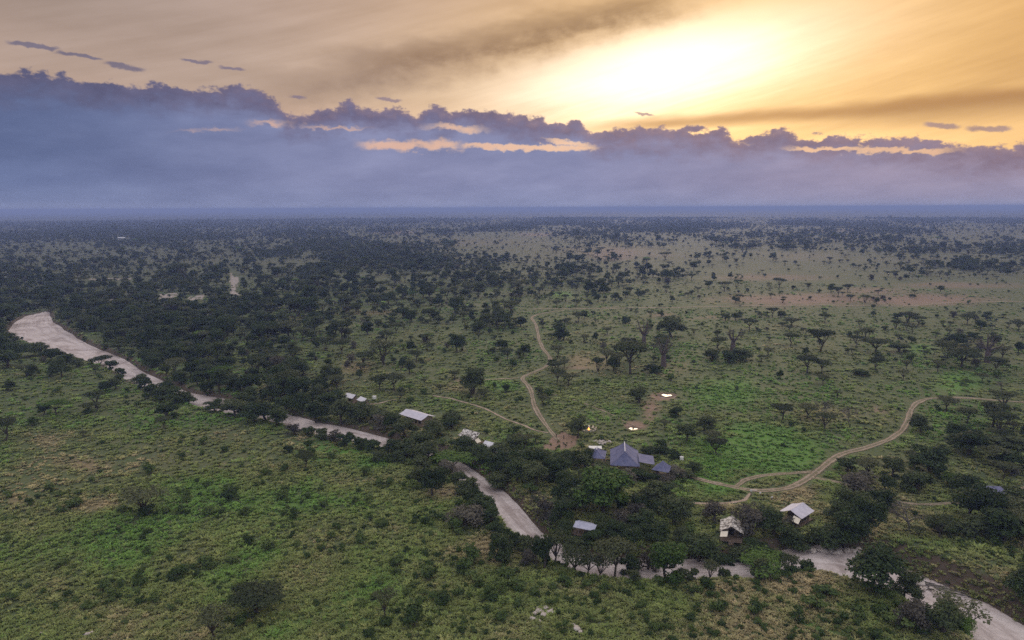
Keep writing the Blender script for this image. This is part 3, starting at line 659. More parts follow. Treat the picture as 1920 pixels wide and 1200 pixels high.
# ------------------------------------------------------------------ where things grow
trees = []      # dict(kind, var, x, y, w, h, rz, px size)
def add(kind, x, y, w, h=None, hero=False):
    pv = PROTO[kind]; var = random.randrange(len(pv)); ph = pv[var][3] * w / pv[var][2]
    trees.append(dict(kind=kind, var=var, x=float(x), y=float(y), w=w, h=h or ph * random.uniform(.85, 1.15), rz=random.uniform(0, 6.28), hero=hero))
def hero(kind, px, py, wpx, hpx=None):
    """base pixel, crown width and full height as they show in the photograph"""
    x, y = P(px, py); sl = math.sqrt(x * x + y * y + CAM_H ** 2); dep = math.asin(CAM_H / sl)
    w = wpx * sl / FPX
    h = None
    if hpx: h = max(w * .3, (hpx * sl / FPX - .5 * w * math.sin(dep)) / math.cos(dep))
    add(kind, x, y, w, h, True)
for a in [
    ('bright', 1130, 966, 112, 100), ('bright', 1250, 1088, 74, 84), ('acacia', 1152, 1084, 66, 76), ('thin_acacia', 1080, 1066, 60, 50), ('thin_acacia', 1040, 1058, 60, 62), ('bush', 1020, 1068, 40, 60), ('thin_acacia', 1100, 1075, 55, 45),
    ('evergreen', 1645, 1118, 100, 84), ('evergreen', 1695, 1122, 50, 64), ('thin_acacia', 1792, 1168, 76, 62), ('bright', 1805, 1180, 36, 42), ('grey_bush', 1714, 1178, 50, 46), ('grey_bush', 1705, 1190, 56, 50), ('bush', 1765, 1195, 60, 50),
    ('acacia', 482, 1146, 94, 58), ('thin_acacia', 402, 1196, 64, 60), ('thin_acacia', 268, 965, 74, 52), ('bush', 278, 968, 26, 22), ('thin_acacia', 722, 1160, 44, 56), ('grey_bush', 872, 988, 78, 50), ('bush', 920, 985, 44, 40), ('bush', 902, 970, 50, 44), ('bush', 880, 925, 44, 34),
    ('bush', 940, 1056, 50, 62), ('bush', 955, 1030, 40, 40), ('bright_acacia', 846, 872, 80, 46), ('bush', 1197, 755, 36, 32), ('evergreen', 1260, 632, 54, 46), ('baobab', 1207, 648, 36, 46), ('baobab', 1244, 686, 44, 50), ('bush', 1224, 697, 42, 20),
    ('baobab', 1374, 658, 40, 40), ('bush', 1366, 680, 34, 26), ('bush', 1390, 676, 40, 26), ('bush', 1337, 672, 34, 20), ('baobab', 1851, 680, 38, 42), ('bush', 1268, 781, 30, 22), ('evergreen', 1083, 822, 40, 44), ('evergreen', 1673, 894, 38, 40), ('bush', 1718, 920, 54, 42),
    ('evergreen', 1745, 885, 60, 55), ('bush', 1762, 896, 24, 26), ('evergreen', 1815, 852, 66, 50), ('evergreen', 1790, 825, 40, 34), ('bush', 1870, 836, 44, 22), ('bush', 1905, 838, 50, 24), ('bush', 1895, 878, 58, 34), ('evergreen', 1808, 932, 52, 46), ('evergreen', 1815, 975, 64, 60),
    ('evergreen', 1725, 812, 36, 34), ('bare', 1702, 1004, 72, 54), ('evergreen', 1490, 1018, 52, 42), ('evergreen', 1545, 1020, 58, 56), ('evergreen', 1585, 1015, 70, 75), ('evergreen', 1620, 1010, 60, 70), ('evergreen', 1590, 975, 60, 60), ('evergreen', 1572, 985, 50, 46),
    ('bare', 1010, 962, 40, 46), ('grey_bush', 1022, 975, 52, 44), ('bare', 1030, 990, 44, 46), ('acacia', 1467, 788, 40, 32), ('acacia', 1512, 786, 38, 30), ('acacia', 1121, 697, 26, 28), ('acacia', 1138, 683, 32, 30), ('acacia', 1045, 672, 30, 26), ('acacia', 1044, 700, 34, 26), ('acacia', 1044, 718, 32, 30),
    ('thin_acacia', 1332, 1082, 34, 42), ('bush', 1358, 1082, 24, 28), ('bright_acacia', 1425, 1076, 84, 58), ('bush', 1425, 1088, 40, 40), ('thin_acacia', 1480, 1072, 44, 44), ('bush', 1515, 1066, 42, 34), ('bright_acacia', 1460, 1060, 50, 44),
    ('grey_bush', 1400, 1010, 70, 66), ('bare', 1415, 990, 60, 54), ('grey_bush', 1340, 980, 46, 44), ('evergreen', 1310, 1040, 76, 62), ('evergreen', 1265, 985, 70, 64), ('evergreen', 1210, 1000, 60, 50), ('evergreen', 1080, 960, 56, 52), ('evergreen', 1050, 985, 50, 52),
    ('evergreen', 1150, 1015, 50, 46), ('evergreen', 1450, 1010, 60, 56), ('evergreen', 1420, 1040, 60, 50), ('evergreen', 970, 905, 56, 50), ('evergreen', 940, 885, 56, 46), ('evergreen', 985, 880, 60, 46), ('evergreen', 1005, 915, 60, 52), ('evergreen', 1040, 900, 60, 54), ('evergreen', 1065, 925, 50, 50),
    ('evergreen', 960, 850, 50, 38), ('evergreen', 1095, 880, 40, 36), ('evergreen', 790, 835, 56, 46), ('evergreen', 760, 818, 50, 40), ('evergreen', 815, 818, 50, 36), ('evergreen', 500, 785, 56, 44), ('evergreen', 460, 770, 44, 34), ('evergreen', 595, 785, 52, 50), ('evergreen', 640, 790, 60, 54),
    ('evergreen', 675, 790, 50, 44), ('evergreen', 565, 772, 50, 44), ('evergreen', 300, 752, 34, 28), ('bush', 350, 752, 40, 26), ('acacia', 190, 680, 34, 20), ('bush', 208, 692, 22, 16), ('bush', 225, 700, 22, 16), ('evergreen', 262, 712, 30, 22), ('acacia', 10, 826, 40, 38), ('bush', 540, 848, 22, 18),
    ('bush', 710, 868, 30, 26), ('evergreen', 1205, 960, 44, 40), ('grey_bush', 1195, 975, 50, 40), ('grey_bush', 1165, 985, 44, 36), ('grey_bush', 1175, 905, 44, 34), ('grey_bush', 1265, 895, 44, 30), ('bush', 1300, 885, 30, 22), ('bush', 1180, 1060, 40, 40), ('grey_bush', 1215, 1055, 44, 46),
    ('bare', 1590, 795, 34, 34), ('bare', 1545, 790, 36, 40), ('thin_acacia', 1545, 805, 40, 34), ('thin_acacia', 1880, 770, 44, 34), ('acacia', 1775, 772, 34, 26), ('grey_bush', 1600, 920, 60, 40), ('grey_bush', 1620, 905, 44, 30), ('bush', 1655, 955, 50, 40), ('evergreen', 1910, 1010, 70, 60),
    ('evergreen', 1880, 1030, 70, 60), ('bush', 1770, 1010, 50, 36), ('bush', 1830, 1020, 60, 40), ('bare', 1912, 976, 30, 34), ('bush', 1905, 940, 40, 26), ('evergreen', 1920, 1140, 60, 60), ('acacia', 1640, 662, 46, 28), ('bush', 1686, 660, 34, 18), ('bush', 1614, 705, 34, 15),
    ('acacia', 1775, 672, 38, 30), ('acacia', 1802, 690, 56, 34), ('evergreen', 1790, 650, 40, 26), ('acacia', 1700, 605, 34, 20), ('acacia', 1485, 612, 34, 16), ('acacia', 1448, 594, 24, 18), ('evergreen', 1380, 600, 22, 16), ('evergreen', 1360, 602, 20, 16),
    ('evergreen', 30, 672, 50, 30), ('evergreen', 72, 668, 40, 24), ('evergreen', 2, 650, 40, 40), ('evergreen', 6, 608, 50, 36), ('evergreen', 100, 676, 38, 22), ('bush', 126, 682, 30, 18), ('bush', 148, 688, 26, 16), ('evergreen', 14, 690, 50, 30),
    ('evergreen', 310, 744, 36, 30), ('bush', 282, 742, 26, 22), ('evergreen', 330, 756, 40, 32), ('evergreen', 440, 778, 50, 36), ('evergreen', 475, 790, 50, 40), ('evergreen', 520, 796, 46, 40), ('evergreen', 405, 770, 36, 26), ('evergreen', 455, 756, 44, 36),
    ('grey_bush', 552, 812, 34, 24), ('bush', 578, 814, 28, 18), ('bush', 604, 822, 30, 24), ('grey_bush', 628, 828, 34, 28), ('bush', 650, 836, 34, 28), ('bush', 676, 842, 30, 26), ('bush', 700, 848, 36, 28), ('evergreen', 735, 850, 40, 32), ('evergreen', 765, 858, 46, 40), ('bush', 748, 868, 34, 26),
    ('evergreen', 800, 868, 50, 46), ('bush', 790, 884, 40, 32), ('grey_bush', 835, 892, 44, 34), ('bush', 820, 902, 36, 28), ('bush', 858, 908, 36, 28), ('bush', 868, 930, 34, 28), ('bush', 890, 950, 40, 34), ('bush', 912, 968, 40, 34), ('evergreen', 870, 850, 44, 34), ('evergreen', 905, 868, 50, 42), ('evergreen', 930, 905, 50, 40),
    ('evergreen', 715, 795, 46, 36), ('evergreen', 740, 806, 46, 36), ('evergreen', 695, 786, 44, 34), ('evergreen', 610, 768, 46, 40), ('evergreen', 632, 760, 44, 36), ('evergreen', 535, 768, 44, 36), ('evergreen', 845, 806, 40, 30), ('evergreen', 940, 862, 44, 36),
    ('evergreen', 1125, 893, 44, 32), ('grey_bush', 1160, 900, 40, 24), ('bush', 1198, 900, 40, 26), ('bush', 1226, 902, 36, 22), ('grey_bush', 1250, 905, 44, 24), ('bush', 1285, 895, 36, 20), ('evergreen', 1098, 876, 46, 40), ('evergreen', 1068, 872, 44, 30), ('evergreen', 1036, 878, 44, 32), ('evergreen', 1012, 862, 36, 24), ('bush', 1216, 852, 30, 18), ('bush', 1240, 850, 34, 20), ('bush', 1262, 858, 30, 20),
    ('bush', 1080, 1020, 50, 34), ('bush', 1112, 1018, 44, 30), ('bush', 1360, 1042, 44, 26), ('evergreen', 1392, 1038, 44, 40), ('evergreen', 1130, 1000, 44, 40), ('evergreen', 1060, 1006, 40, 40), ('grey_bush', 1488, 990, 36, 24), ('evergreen', 1350, 1042, 40, 24), ('bush', 1390, 1040, 36, 24), ('evergreen', 1235, 1020, 50, 44), ('evergreen', 1180, 1025, 44, 40),
    ('bush', 1008, 1030, 36, 34), ('bush', 985, 1040, 36, 40), ('bush', 930, 1010, 30, 30), ('grey_bush', 990, 1060, 40, 34), ('thin_acacia', 1125, 1076, 50, 50), ('bush', 1188, 1090, 30, 24), ('bush', 1278, 1092, 36, 26), ('bush', 1300, 1088, 24, 24),
]: hero(*a)

DENS = {400: '999988888887766655566666', 420: '888888888877766666655566', 440: '666777776654445554444544', 460: '655567765433222344433444', 480: '777677766543222255433555', 500: '888777776654343443236665',
        520: '988888777654444421113433', 540: '999999887776665441121211', 560: '999999888766545333113110', 580: '999988876554543211111111', 600: '569998765444433222112121', 640: '648987654433222212223243', 680: '333898754443322211122254',
        720: '222488875432211100111111', 760: '122366887654311101111122', 800: '111111236765421000000133', 840: '000110110589765331001143', 880: '000100101189776531023333', 920: '000100000145788764224333', 960: '000100000002368876467444', 1000: '000000000000257877566454',
        1040: '000000000000035544310334', 1080: '000000000000112221001212', 1140: '000000000000000000000112', 1220: '000000000000000000000012'}
dy = np.array(sorted(DENS)); dv = np.array([[int(c) for c in DENS[k]] for k in dy]) / 10.0
def cover(px, py):
    fx = np.clip(px / 80 - .5, 0, 22.999); ix = fx.astype(int); fx = fx - ix
    iy = np.clip(np.searchsorted(dy, py) - 1, 0, len(dy) - 2); fy = np.clip((py - dy[iy]) / (dy[iy + 1] - dy[iy]), 0, 1)
    return (dv[iy, ix] * (1 - fx) + dv[iy, ix + 1] * fx) * (1 - fy) + (dv[iy + 1, ix] * (1 - fx) + dv[iy + 1, ix + 1] * fx) * fy
CLEAR = []      # (x, y, radius): nothing random grows on a building
def sector(n, r0, r1, half=43):
    r = np.sqrt(rng.uniform(r0 * r0, r1 * r1, n)); a = np.radians(rng.uniform(-half, half, n)); return r * np.sin(a), r * np.cos(a)

# ------------------------------------------------------------------ camp: materials
def plain(name, c0, c1, scale=1.5, rough=.8, lo=.35, hi=.65, coords='Object', detail=4):
    m, nt, b, _ = material(name); n = noise(nt, objco(nt, coords), scale, detail, .6)
    plug(nt, b.inputs['Base Color'], mixc(nt, n.ss(lo, hi), c0, c1)); b.inputs['Roughness'].default_value = rough
    bump(nt, b, n, .25, .05); return m
M_WHITE = plain('white_canvas', (0.60, 0.585, 0.63), (0.72, 0.70, 0.74), .9)
M_LILAC = plain('pale_lilac_canvas', (0.50, 0.48, 0.56), (0.60, 0.575, 0.66), .8)
M_SLATE = plain('blue_grey_canvas', (0.34, 0.35, 0.45), (0.44, 0.445, 0.55), .8)
M_PATCH = plain('blotched_canvas', (0.10, 0.085, 0.075), (0.66, 0.62, 0.58), 1.5, .85, .42, .56, detail=6)
M_BLUE = plain('slate_blue_canvas', (0.115, 0.125, 0.225), (0.165, 0.168, 0.275), .7)
M_RIDGE = plain('pale_ridge_canvas', (0.62, 0.60, 0.66), (0.7, 0.68, 0.72), 2)
M_WALL = plain('khaki_canvas', (0.20, 0.15, 0.11), (0.28, 0.22, 0.16), 2)
M_INNER = plain('dark_mesh_window', (0.02, 0.018, 0.018), (0.04, 0.035, 0.03), 3)
M_WOOD = plain('weathered_timber', (0.13, 0.095, 0.07), (0.24, 0.18, 0.14), 2.5)
M_CREAM = plain('cream_canvas', (0.72, 0.64, 0.52), (0.80, 0.73, 0.62), 2)
M_STONE = plain('pale_stone', (0.34, 0.29, 0.26), (0.58, 0.52, 0.48), 1.6, .9)
M_MUD = plain('wet_mud', (0.10, 0.07, 0.055), (0.17, 0.12, 0.09), 1.0)
M_PLASTER = plain('white_plaster', (0.72, 0.70, 0.68), (0.8, 0.78, 0.76), 2)
M_IRON = plain('pale_iron_roof', (0.60, 0.60, 0.62), (0.72, 0.72, 0.74), 2, .5)
m_, nt_, b_, _ = material('still_water'); b_.inputs['Base Color'].default_value = (0.03, 0.03, 0.03, 1); b_.inputs['Roughness'].default_value = .06; b_.inputs['Specular IOR Level'].default_value = .6
bump(nt_, b_, noise(nt_, geopos(nt_), 1.5, 3), .08, .05); M_WATER = m_
m_, nt_, b_, _ = material('campfire_flame'); b_.inputs['Base Color'].default_value = (.8, .3, .05, 1); b_.inputs['Emission Color'].default_value = (1, .42, .08, 1); b_.inputs['Emission Strength'].default_value = 2.5; M_FLAME = m_

class MB:
    def __init__(s): s.bm = bmesh.new()
    def box(s, c, d, rz=0, tilt=None):
        m = Matrix.Translation(c) @ Matrix.Rotation(rz, 4, 'Z')
        if tilt: m = m @ Matrix.Rotation(tilt[0], 4, tilt[1])
        bmesh.ops.create_cube(s.bm, size=1, matrix=m @ Matrix.Diagonal((*d, 1))); return s
    def slab(s, corners, t=.06):
        """a canvas sheet with thickness; corners counter-clockwise seen from above"""
        n = (Vector(corners[1]) - Vector(corners[0])).cross(Vector(corners[2]) - Vector(corners[0])).normalized() * t
        a = [s.bm.verts.new(Vector(c)) for c in corners]; b = [s.bm.verts.new(Vector(c) - n) for c in corners]; k = len(a)
        s.bm.faces.new(a); s.bm.faces.new(b[::-1])
        for i in range(k): s.bm.faces.new((a[i], b[i], b[(i + 1) % k], a[(i + 1) % k]))
        return s
    def sag(s, p00, p10, p11, p01, dip=.18, nu=8, nv=5, t=.05):
        """canvas panel between four corners, sagging between its edges, scalloped by its poles"""
        P_ = [Vector(p) for p in (p00, p10, p11, p01)]
        g = []
        for lay in (0, t):
            for j in range(nv + 1):
                for i in range(nu + 1):
                    u, v = i / nu, j / nv
                    p = P_[0].lerp(P_[1], u).lerp(P_[3].lerp(P_[2], u), v)
                    k = dip * 4 * v * (1 - v) * (.6 + .4 * math.sin(u * math.pi * 4) ** 2) + .05 * math.sin(u * math.pi * 8) ** 2
                    g.append(s.bm.verts.new(p - Vector((0, 0, k + lay))))
        W = nu + 1; o = W * (nv + 1)
        for j in range(nv):
            for i in range(nu):
                a = j * W + i
                s.bm.faces.new((g[a], g[a + 1], g[a + W + 1], g[a + W])); s.bm.faces.new((g[o + a], g[o + a + W], g[o + a + W + 1], g[o + a + 1]))
        ring = [i for i in range(nu)] + [j * W + nu for j in range(nv)] + [nv * W + nu - i for i in range(nu)] + [(nv - j) * W for j in range(nv)]
        for k in range(len(ring)):
            a, b = ring[k], ring[(k + 1) % len(ring)]; s.bm.faces.new((g[a], g[o + a], g[o + b], g[b]))
        return s
    def rod(s, p, q, r, n=6):
        p, q = Vector(p), Vector(q); d = q - p
        m = Matrix.Translation((p + q) / 2) @ d.to_track_quat('Z', 'Y').to_matrix().to_4x4()
        bmesh.ops.create_cone(s.bm, cap_ends=True, segments=n, radius1=r, radius2=r, depth=d.length, matrix=m); return s
    def mesh(s, name, mat, sm=False):
        me = bpy.data.meshes.new(name); bmesh.ops.recalc_face_normals(s.bm, faces=s.bm.faces[:]); s.bm.to_mesh(me); s.bm.free(); me.materials.append(mat)
        if sm:
            for p in me.polygons: p.use_smooth = True
        return me
    def build(s, name, mat, parent=None, sm=False): return link(name, s.mesh(name, mat, sm), parent)
def gz(x, y): return float(ground_z(np.array([float(x)]), np.array([float(y)]))[0])
def thing(name, label, cat, x, y, rz=0.0, group=None, z=None):
    o = bpy.data.objects.new(name, None); COL.objects.link(o); o.empty_display_size = .5
    o.location = (x, y, gz(x, y) if z is None else z); o.rotation_euler = (0, 0, rz); o['label'] = label; o['category'] = cat
    if group: o['group'] = group
    return o
LAND = {}
KEEP = []
def keep(x0, y0, x1, y1, n=4):
    for i in range(n):
        for j in range(n): KEEP.append((x0 + (x1 - x0) * i / (n - 1), y0 + (y1 - y0) * j / (n - 1)))

def safari_tent(label, px, py, L, W, yaw, he, hr, mat, land, deck=2.5, over=.7, porch=-1, flap=True, raise_=.6, dip=.16):
    """canvas fly roof on poles over a khaki tent body and a timber deck; the ridge runs along local x"""
    x, y = P(px, py, raise_ + (he + hr) / 2); x, y = float(x), float(y)
    t = thing('safari_tent', label, 'tent', x, y, R(yaw), 'canvas tents of the camp', gz(x, y))
    LAND[land] = (x, y); CLEAR.append((x, y, max(L, W) * .62 + 1.5))
    z0 = raise_; zr, ze = z0 + hr, z0 + he; hw, hl = W / 2, L / 2
    MB().sag((-hl, -.02, zr), (hl, -.02, zr), (hl, -hw, ze), (-hl, -hw, ze), dip).build('roof_panel', mat, t)
    MB().sag((hl, .02, zr), (-hl, .02, zr), (-hl, hw, ze), (hl, hw, ze), dip).build('roof_panel', mat, t)
    MB().rod((-hl - .1, 0, zr - .12), (hl + .1, 0, zr - .12), .06).build('ridge_pole', M_WOOD, t)
    for sx in (-1, 0, 1):
        for sy in (-1, 1): MB().rod((sx * (hl - .15), sy * (hw - .1), -.3), (sx * (hl - .15), sy * (hw - .1), ze - .05), .06).build('post', M_WOOD, t)
    bl, bw, bh = L - 2 * over - (deck if porch else 0), W - 2 * over - .5, he - .35
    bx = -porch * (deck / 2)
    w = MB(); w.box((bx, 0, z0 + bh / 2), (bl, bw, bh)); w.build('tent_wall', M_WALL, t)
    for e in (-1, 1):
        xg = bx + e * (bl / 2 - .03); MB().slab([(xg, -bw / 2, z0 + bh + .01), (xg, bw / 2, z0 + bh + .01), (xg, 0, zr - .5)], .05 * e).build('gable_canvas', M_WALL, t)
    for k in (-1, 1):
        for i in range(max(2, int(bl / 2.4))):
            n = max(2, int(bl / 2.4)); xx = bx - bl / 2 + (i + .5) * bl / n
            MB().box((xx, k * (bw / 2 + .02), z0 + bh * .55), (bl / n * .6, .06, bh * .5)).build('window', M_INNER, t)
    MB().box((bx + porch * (bl / 2 + .02), 0, z0 + bh * .47), (.06, bw * .34, bh * .88)).build('doorway', M_INNER, t)
    d = MB(); d.box((porch * .3, 0, z0 - .08), (L + .6, W * .9, .14)).build('deck', M_WOOD, t)
    xr = porch * (hl + .45)
    for e in (-1, 1):
        r = MB()
        for yy in (.43, .2): r.box((xr, e * yy * W, z0 + .45), (.08, .08, .95))
        r.box((xr, e * .315 * W, z0 + .93), (.07, .25 * W, .07)).build('railing', M_WOOD, t)
    for i in range(3): MB().box((xr + porch * (.2 + .28 * i), 0, z0 - .14 - .18 * i), (.3, 1.2, .07)).build('step', M_WOOD, t)
    if flap:
        f = MB(); f.sag((porch * hl, -hw * .9, ze - .1), (porch * hl, -hw * .3, ze + .25), (porch * (hl + 1.6), -hw * .35, z0 + 1.7), (porch * (hl + 1.6), -hw * .95, z0 + 1.4), .1, 4, 4); f.build('awning_flap', M_CREAM, t)
    return t
safari_tent('long lilac-white canvas roofed tent among dark trees north of the river', 782, 775, 13.6, 7.6, -42, 2.6, 3.9, M_LILAC, 'the long white-roofed tent'); keep(752, 762, 812, 790)
safari_tent('small white tent peak half hidden by trees, left one of a pair', 659, 738, 6.0, 4.4, -38, 2.3, 3.6, M_WHITE, 'the white tent peak in the trees', flap=False, deck=1.5); keep(650, 733, 672, 742)
safari_tent('small white tent with a tilted roof beside a footpath, right one of a pair', 682, 746, 5.4, 4.2, -48, 2.3, 3.5, M_WHITE, 'the small tilted white tent', flap=False, deck=1.5); keep(674, 741, 690, 752)
safari_tent('blotched grey and white canvas tent with a sharp ridge above the river trees', 885, 813, 8.0, 6.4, -40, 2.4, 4.2, M_PATCH, 'the blotched tent above the river', porch=1); keep(866, 803, 905, 824)
safari_tent('white peaked tent partly behind dark trees, next to the blotched one', 925, 836, 7.4, 6.0, -38, 2.4, 4.2, M_WHITE, 'the white peaked tent', porch=1); keep(908, 826, 942, 844)
safari_tent('blue-grey tent roof deep in the dark riverside trees', 1099, 986, 5.8, 4.3, -26, 2.1, 2.9, M_SLATE, 'the blue-grey tent in the riverside trees', raise_=.4, flap=False); keep(1080, 973, 1120, 1004)
safari_tent('tent with a brown and white blotched roof and open front on a timber deck', 1372, 986, 6.8, 5.8, -108, 2.2, 3.8, M_PATCH, 'the blotched tent with the deck', raise_=.9, porch=1, deck=2.4); keep(1345, 974, 1394, 1024)
safari_tent('clean lilac-white gabled tent beside the dirt road and dark trees', 1494, 957, 7.4, 6.4, 42, 2.4, 3.8, M_LILAC, 'the clean white gabled tent'); keep(1464, 942, 1522, 972)

def hip_pavilion(name, label, land, px, py, L, W, yaw, he, hr, ridge, wing=None, raise_=.8, cap=True):
    """steep hipped canvas roof on posts over an open timber floor; ridge along local x"""
    x, y = P(px, py, raise_ + he); x, y = float(x), float(y)
    t = thing(name, label, 'pavilion', x, y, R(yaw), 'blue roofed pavilions of the camp')
    LAND[land] = (x, y); CLEAR.append((x, y, max(L, W) * .6 + 1.5))
    z0, zr, ze = raise_, raise_ + hr, raise_ + he; hl, hw, hr_ = L / 2, W / 2, max(ridge / 2, .05)
    MB().sag((-hr_, -.01, zr), (hr_, -.01, zr), (hl, -hw, ze), (-hl, -hw, ze), .3).build('roof_slope', M_BLUE, t)
    MB().sag((hr_, .01, zr), (-hr_, .01, zr), (-hl, hw, ze), (hl, hw, ze), .3).build('roof_slope', M_BLUE, t)
    for e in (-1, 1): MB().sag((e * (hr_ + .01), e * .03, zr - .01), (e * (hr_ + .01), -e * .03, zr - .01), (e * hl, -e * hw * .995, ze), (e * hl, e * hw * .995, ze), .3).build('roof_hip', M_BLUE, t)
    if cap:
        c = MB(); c.rod((-hr_, 0, zr + .03), (hr_, 0, zr + .03), .16)
        for e in (-1, 1): c.rod((e * hr_, 0, zr + .03), (e * hr_ * 1.02 + e * .3, 0, zr + .35), .1)
        c.build('ridge_cap', M_RIDGE, t)
        for e in (-1, 1):
            for s_ in (-1, 1): MB().rod((e * hr_, 0, zr + .02), (e * hl, s_ * hw, ze + .03), .035).build('hip_seam', M_BLUE, t)
    n = max(3, int(L / 3.2))
    for i in range(n + 1):
        for s_ in (-1, 1): MB().rod((-hl + .4 + i * (L - .8) / n, s_ * (hw - .4), -.4), (-hl + .4 + i * (L - .8) / n, s_ * (hw - .4), ze + .25), .10).build('post', M_WOOD, t)
    MB().box((0, 0, z0 - .1), (L - .1, W - .1, .2)).build('floor_deck', M_WOOD, t)
    MB().box((0, hw - 1.1, z0 + he * .42), (L * .72, .12, he * .84)).build('back_wall', M_WALL, t)
    MB().box((-hl * .3, -hw * .2, z0 + .4), (2.0, .9, .75)).build('counter', M_WOOD, t)
    if wing:
        wl, ww, wx, wy, wh = wing
        MB().sag((wx - wl / 2, wy - ww / 2 + ww, wh + z0 + .7), (wx + wl / 2, wy + ww / 2, wh + z0 + .7), (wx + wl / 2, wy - ww / 2, wh + z0), (wx - wl / 2, wy - ww / 2, wh + z0), .15).build('side_awning', M_BLUE, t)
        for sx in (-1, 1): MB().rod((wx + sx * (wl / 2 - .2), wy - ww / 2 + .15, -.4), (wx + sx * (wl / 2 - .2), wy - ww / 2 + .15, wh + z0), .08).build('awning_post', M_WOOD, t)
    return t
# the ridge of the main one points away from the camera
hip_pavilion('main_pavilion', 'large blue steep-roofed pavilion with pale ridge at the centre of the camp', 'the large blue pavilion', 1171, 858, 15.0, 9.4, 82, 2.6, 6.3, 9.0, wing=(8.0, 5.0, -1.0, -7.0, 2.6)); keep(1146, 832, 1196, 876, 5); keep(1190, 850, 1212, 862, 3)
hip_pavilion('blue_pavilion', 'blue hipped roof with a white flap left of the large pavilion, half behind trees', 'the smaller blue pavilion', 1119, 853, 7.6, 6.0, 78, 2.4, 4.4, 2.4); keep(1102, 836, 1140, 860)
hip_pavilion('blue_pavilion', 'small pointed blue canvas roof right of the large pavilion among bushes', 'the small pointed blue roof', 1242, 877, 5.4, 5.4, 60, 2.4, 5.0, .4, cap=False); keep(1228, 862, 1258, 882)
fx, fy = map(float, P(1116, 841, 4.4))
t = thing('white_awning', 'small bright white flat awning above the smaller blue roof', 'awning', fx, fy, R(-4)); MB().sag((-2.2, -1.1, 4.5), (2.2, -1.1, 4.5), (2.2, 1.1, 4.7), (-2.2, 1.1, 4.7), .05, 4, 3).build('canvas', M_PLASTER, t)
for sx in (-1, 1):
    for sy in (-1, 1): MB().rod((sx * 2.1, sy, -.3), (sx * 2.1, sy, 4.5), .05).build('post', M_WOOD, t)

def shed(px, py):
    x, y = map(float, P(px, py, 3.0)); t = thing('open_shed', 'low blue flat-roofed open shed beside the service track', 'shed', x, y, R(-7)); LAND['the blue flat-roofed shed'] = (x, y); CLEAR.append((x, y, 6))
    MB().slab([(-3.6, -2.0, 2.7), (3.6, -2.0, 2.7), (3.6, 2.0, 3.3), (-3.6, 2.0, 3.3)], .08).build('roof', M_BLUE, t)
    for sx in (-1, 0, 1):
        for sy in (-1, 1): MB().rod((sx * 3.3, sy * 1.75, -.3), (sx * 3.3, sy * 1.75, 2.95 + sy * .26), .08).build('post', M_WOOD, t)
    MB().box((0, 1.6, 1.2), (6.4, .1, 2.4)).build('back_wall', M_WALL, t)
    MB().box((0, -1.72, 2.62), (7.0, .1, .14)).build('front_beam', M_WOOD, t)
    for dx, lab in ((-2.2, 'white drum under the left half of the blue shed'), (4.4, 'white drum standing outside the right end of the blue shed')):
        a = R(-7); bx, by = x + dx * math.cos(a) + 1.6 * math.sin(a), y + dx * math.sin(a) - 1.6 * math.cos(a)
        d = thing('water_drum', lab, 'drum', bx, by, 0, 'white water drums by the shed')
        MB().rod((0, 0, 0), (0, 0, 1.0), .38, 14).build('drum_body', M_PLASTER, d); MB().rod((0, 0, 1.0), (0, 0, 1.07), .30, 14).build('lid', M_IRON, d)
shed(1859, 917); keep(1842, 911, 1878, 930)

def fire_pit():
    x, y = map(float, P(1104, 809)); LAND['the campfire ring'] = (x, y); CLEAR.append((x, y, 5)); keep(1091, 801, 1118, 816)
    t = thing('fire_pit', 'burning campfire in a ring of stones inside the circle of chairs', 'campfire', x, y)
    for i in range(10):
        a = i * math.pi / 5; MB().box((math.cos(a) * .75, math.sin(a) * .75, .12), (.34, .28, .3), a).build('stone', M_STONE, t)
    for i in range(4): MB().rod((math.cos(i * 1.6) * .5, math.sin(i * 1.6) * .5, .08), (-math.cos(i * 1.6) * .2, -math.sin(i * 1.6) * .2, .45), .09).build('log', M_WOOD, t)
    V, F = [], []
    for i in range(5):
        a = i * 1.256; tube(V, F, [(math.cos(a) * .22, math.sin(a) * .22, .15), (math.cos(a + .5) * .2, math.sin(a + .5) * .2, .6), (math.cos(a + 1) * .08, math.sin(a + 1) * .08, 1.05 + .2 * (i % 2))], [.2, .16, .02], 6)
    link('flame', mesh_np('flame', V, F, 4, (M_FLAME,)), t)
    parts = [('seat', MB().sag((-.3, -.25, .47), (.3, -.25, .47), (.3, .28, .45), (-.3, .28, .45), .04, 4, 3).mesh('seat', M_CREAM)), ('backrest', MB().sag((-.3, .28, .5), (.3, .28, .5), (.3, .42, 1.02), (-.3, .42, 1.02), .02, 4, 3).mesh('backrest', M_CREAM))]
    leg = MB().rod((0, 0, -.1), (0, 0, .66), .03).mesh('leg', M_WOOD); arm = MB().box((0, 0, .68), (.07, .6, .04)).mesh('armrest', M_WOOD)
    n = 11; od = ['first', 'second', 'third', 'fourth', 'fifth', 'sixth', 'seventh', 'eighth', 'ninth', 'tenth', 'eleventh']
    for i in range(n):
        a = 2 * math.pi * (i + .5) / n
        c = thing('canvas_chair', f'cream canvas camp chair, {od[i]} counter-clockwise from the right of the campfire', 'chair', x + 2.5 * math.cos(a), y + 2.5 * math.sin(a), a - math.pi / 2, 'cream chairs around the campfire'); c.scale = (1.35, 1.35, 1.2)
        for nm, me in parts: link(nm, me, c)
        for sx in (-1, 1):
            link('armrest', arm, c).location = (sx * .3, 0, 0)
            for sy in (-1, 1): link('leg', leg, c).location = (sx * .3, sy * .26, 0)
fire_pit()

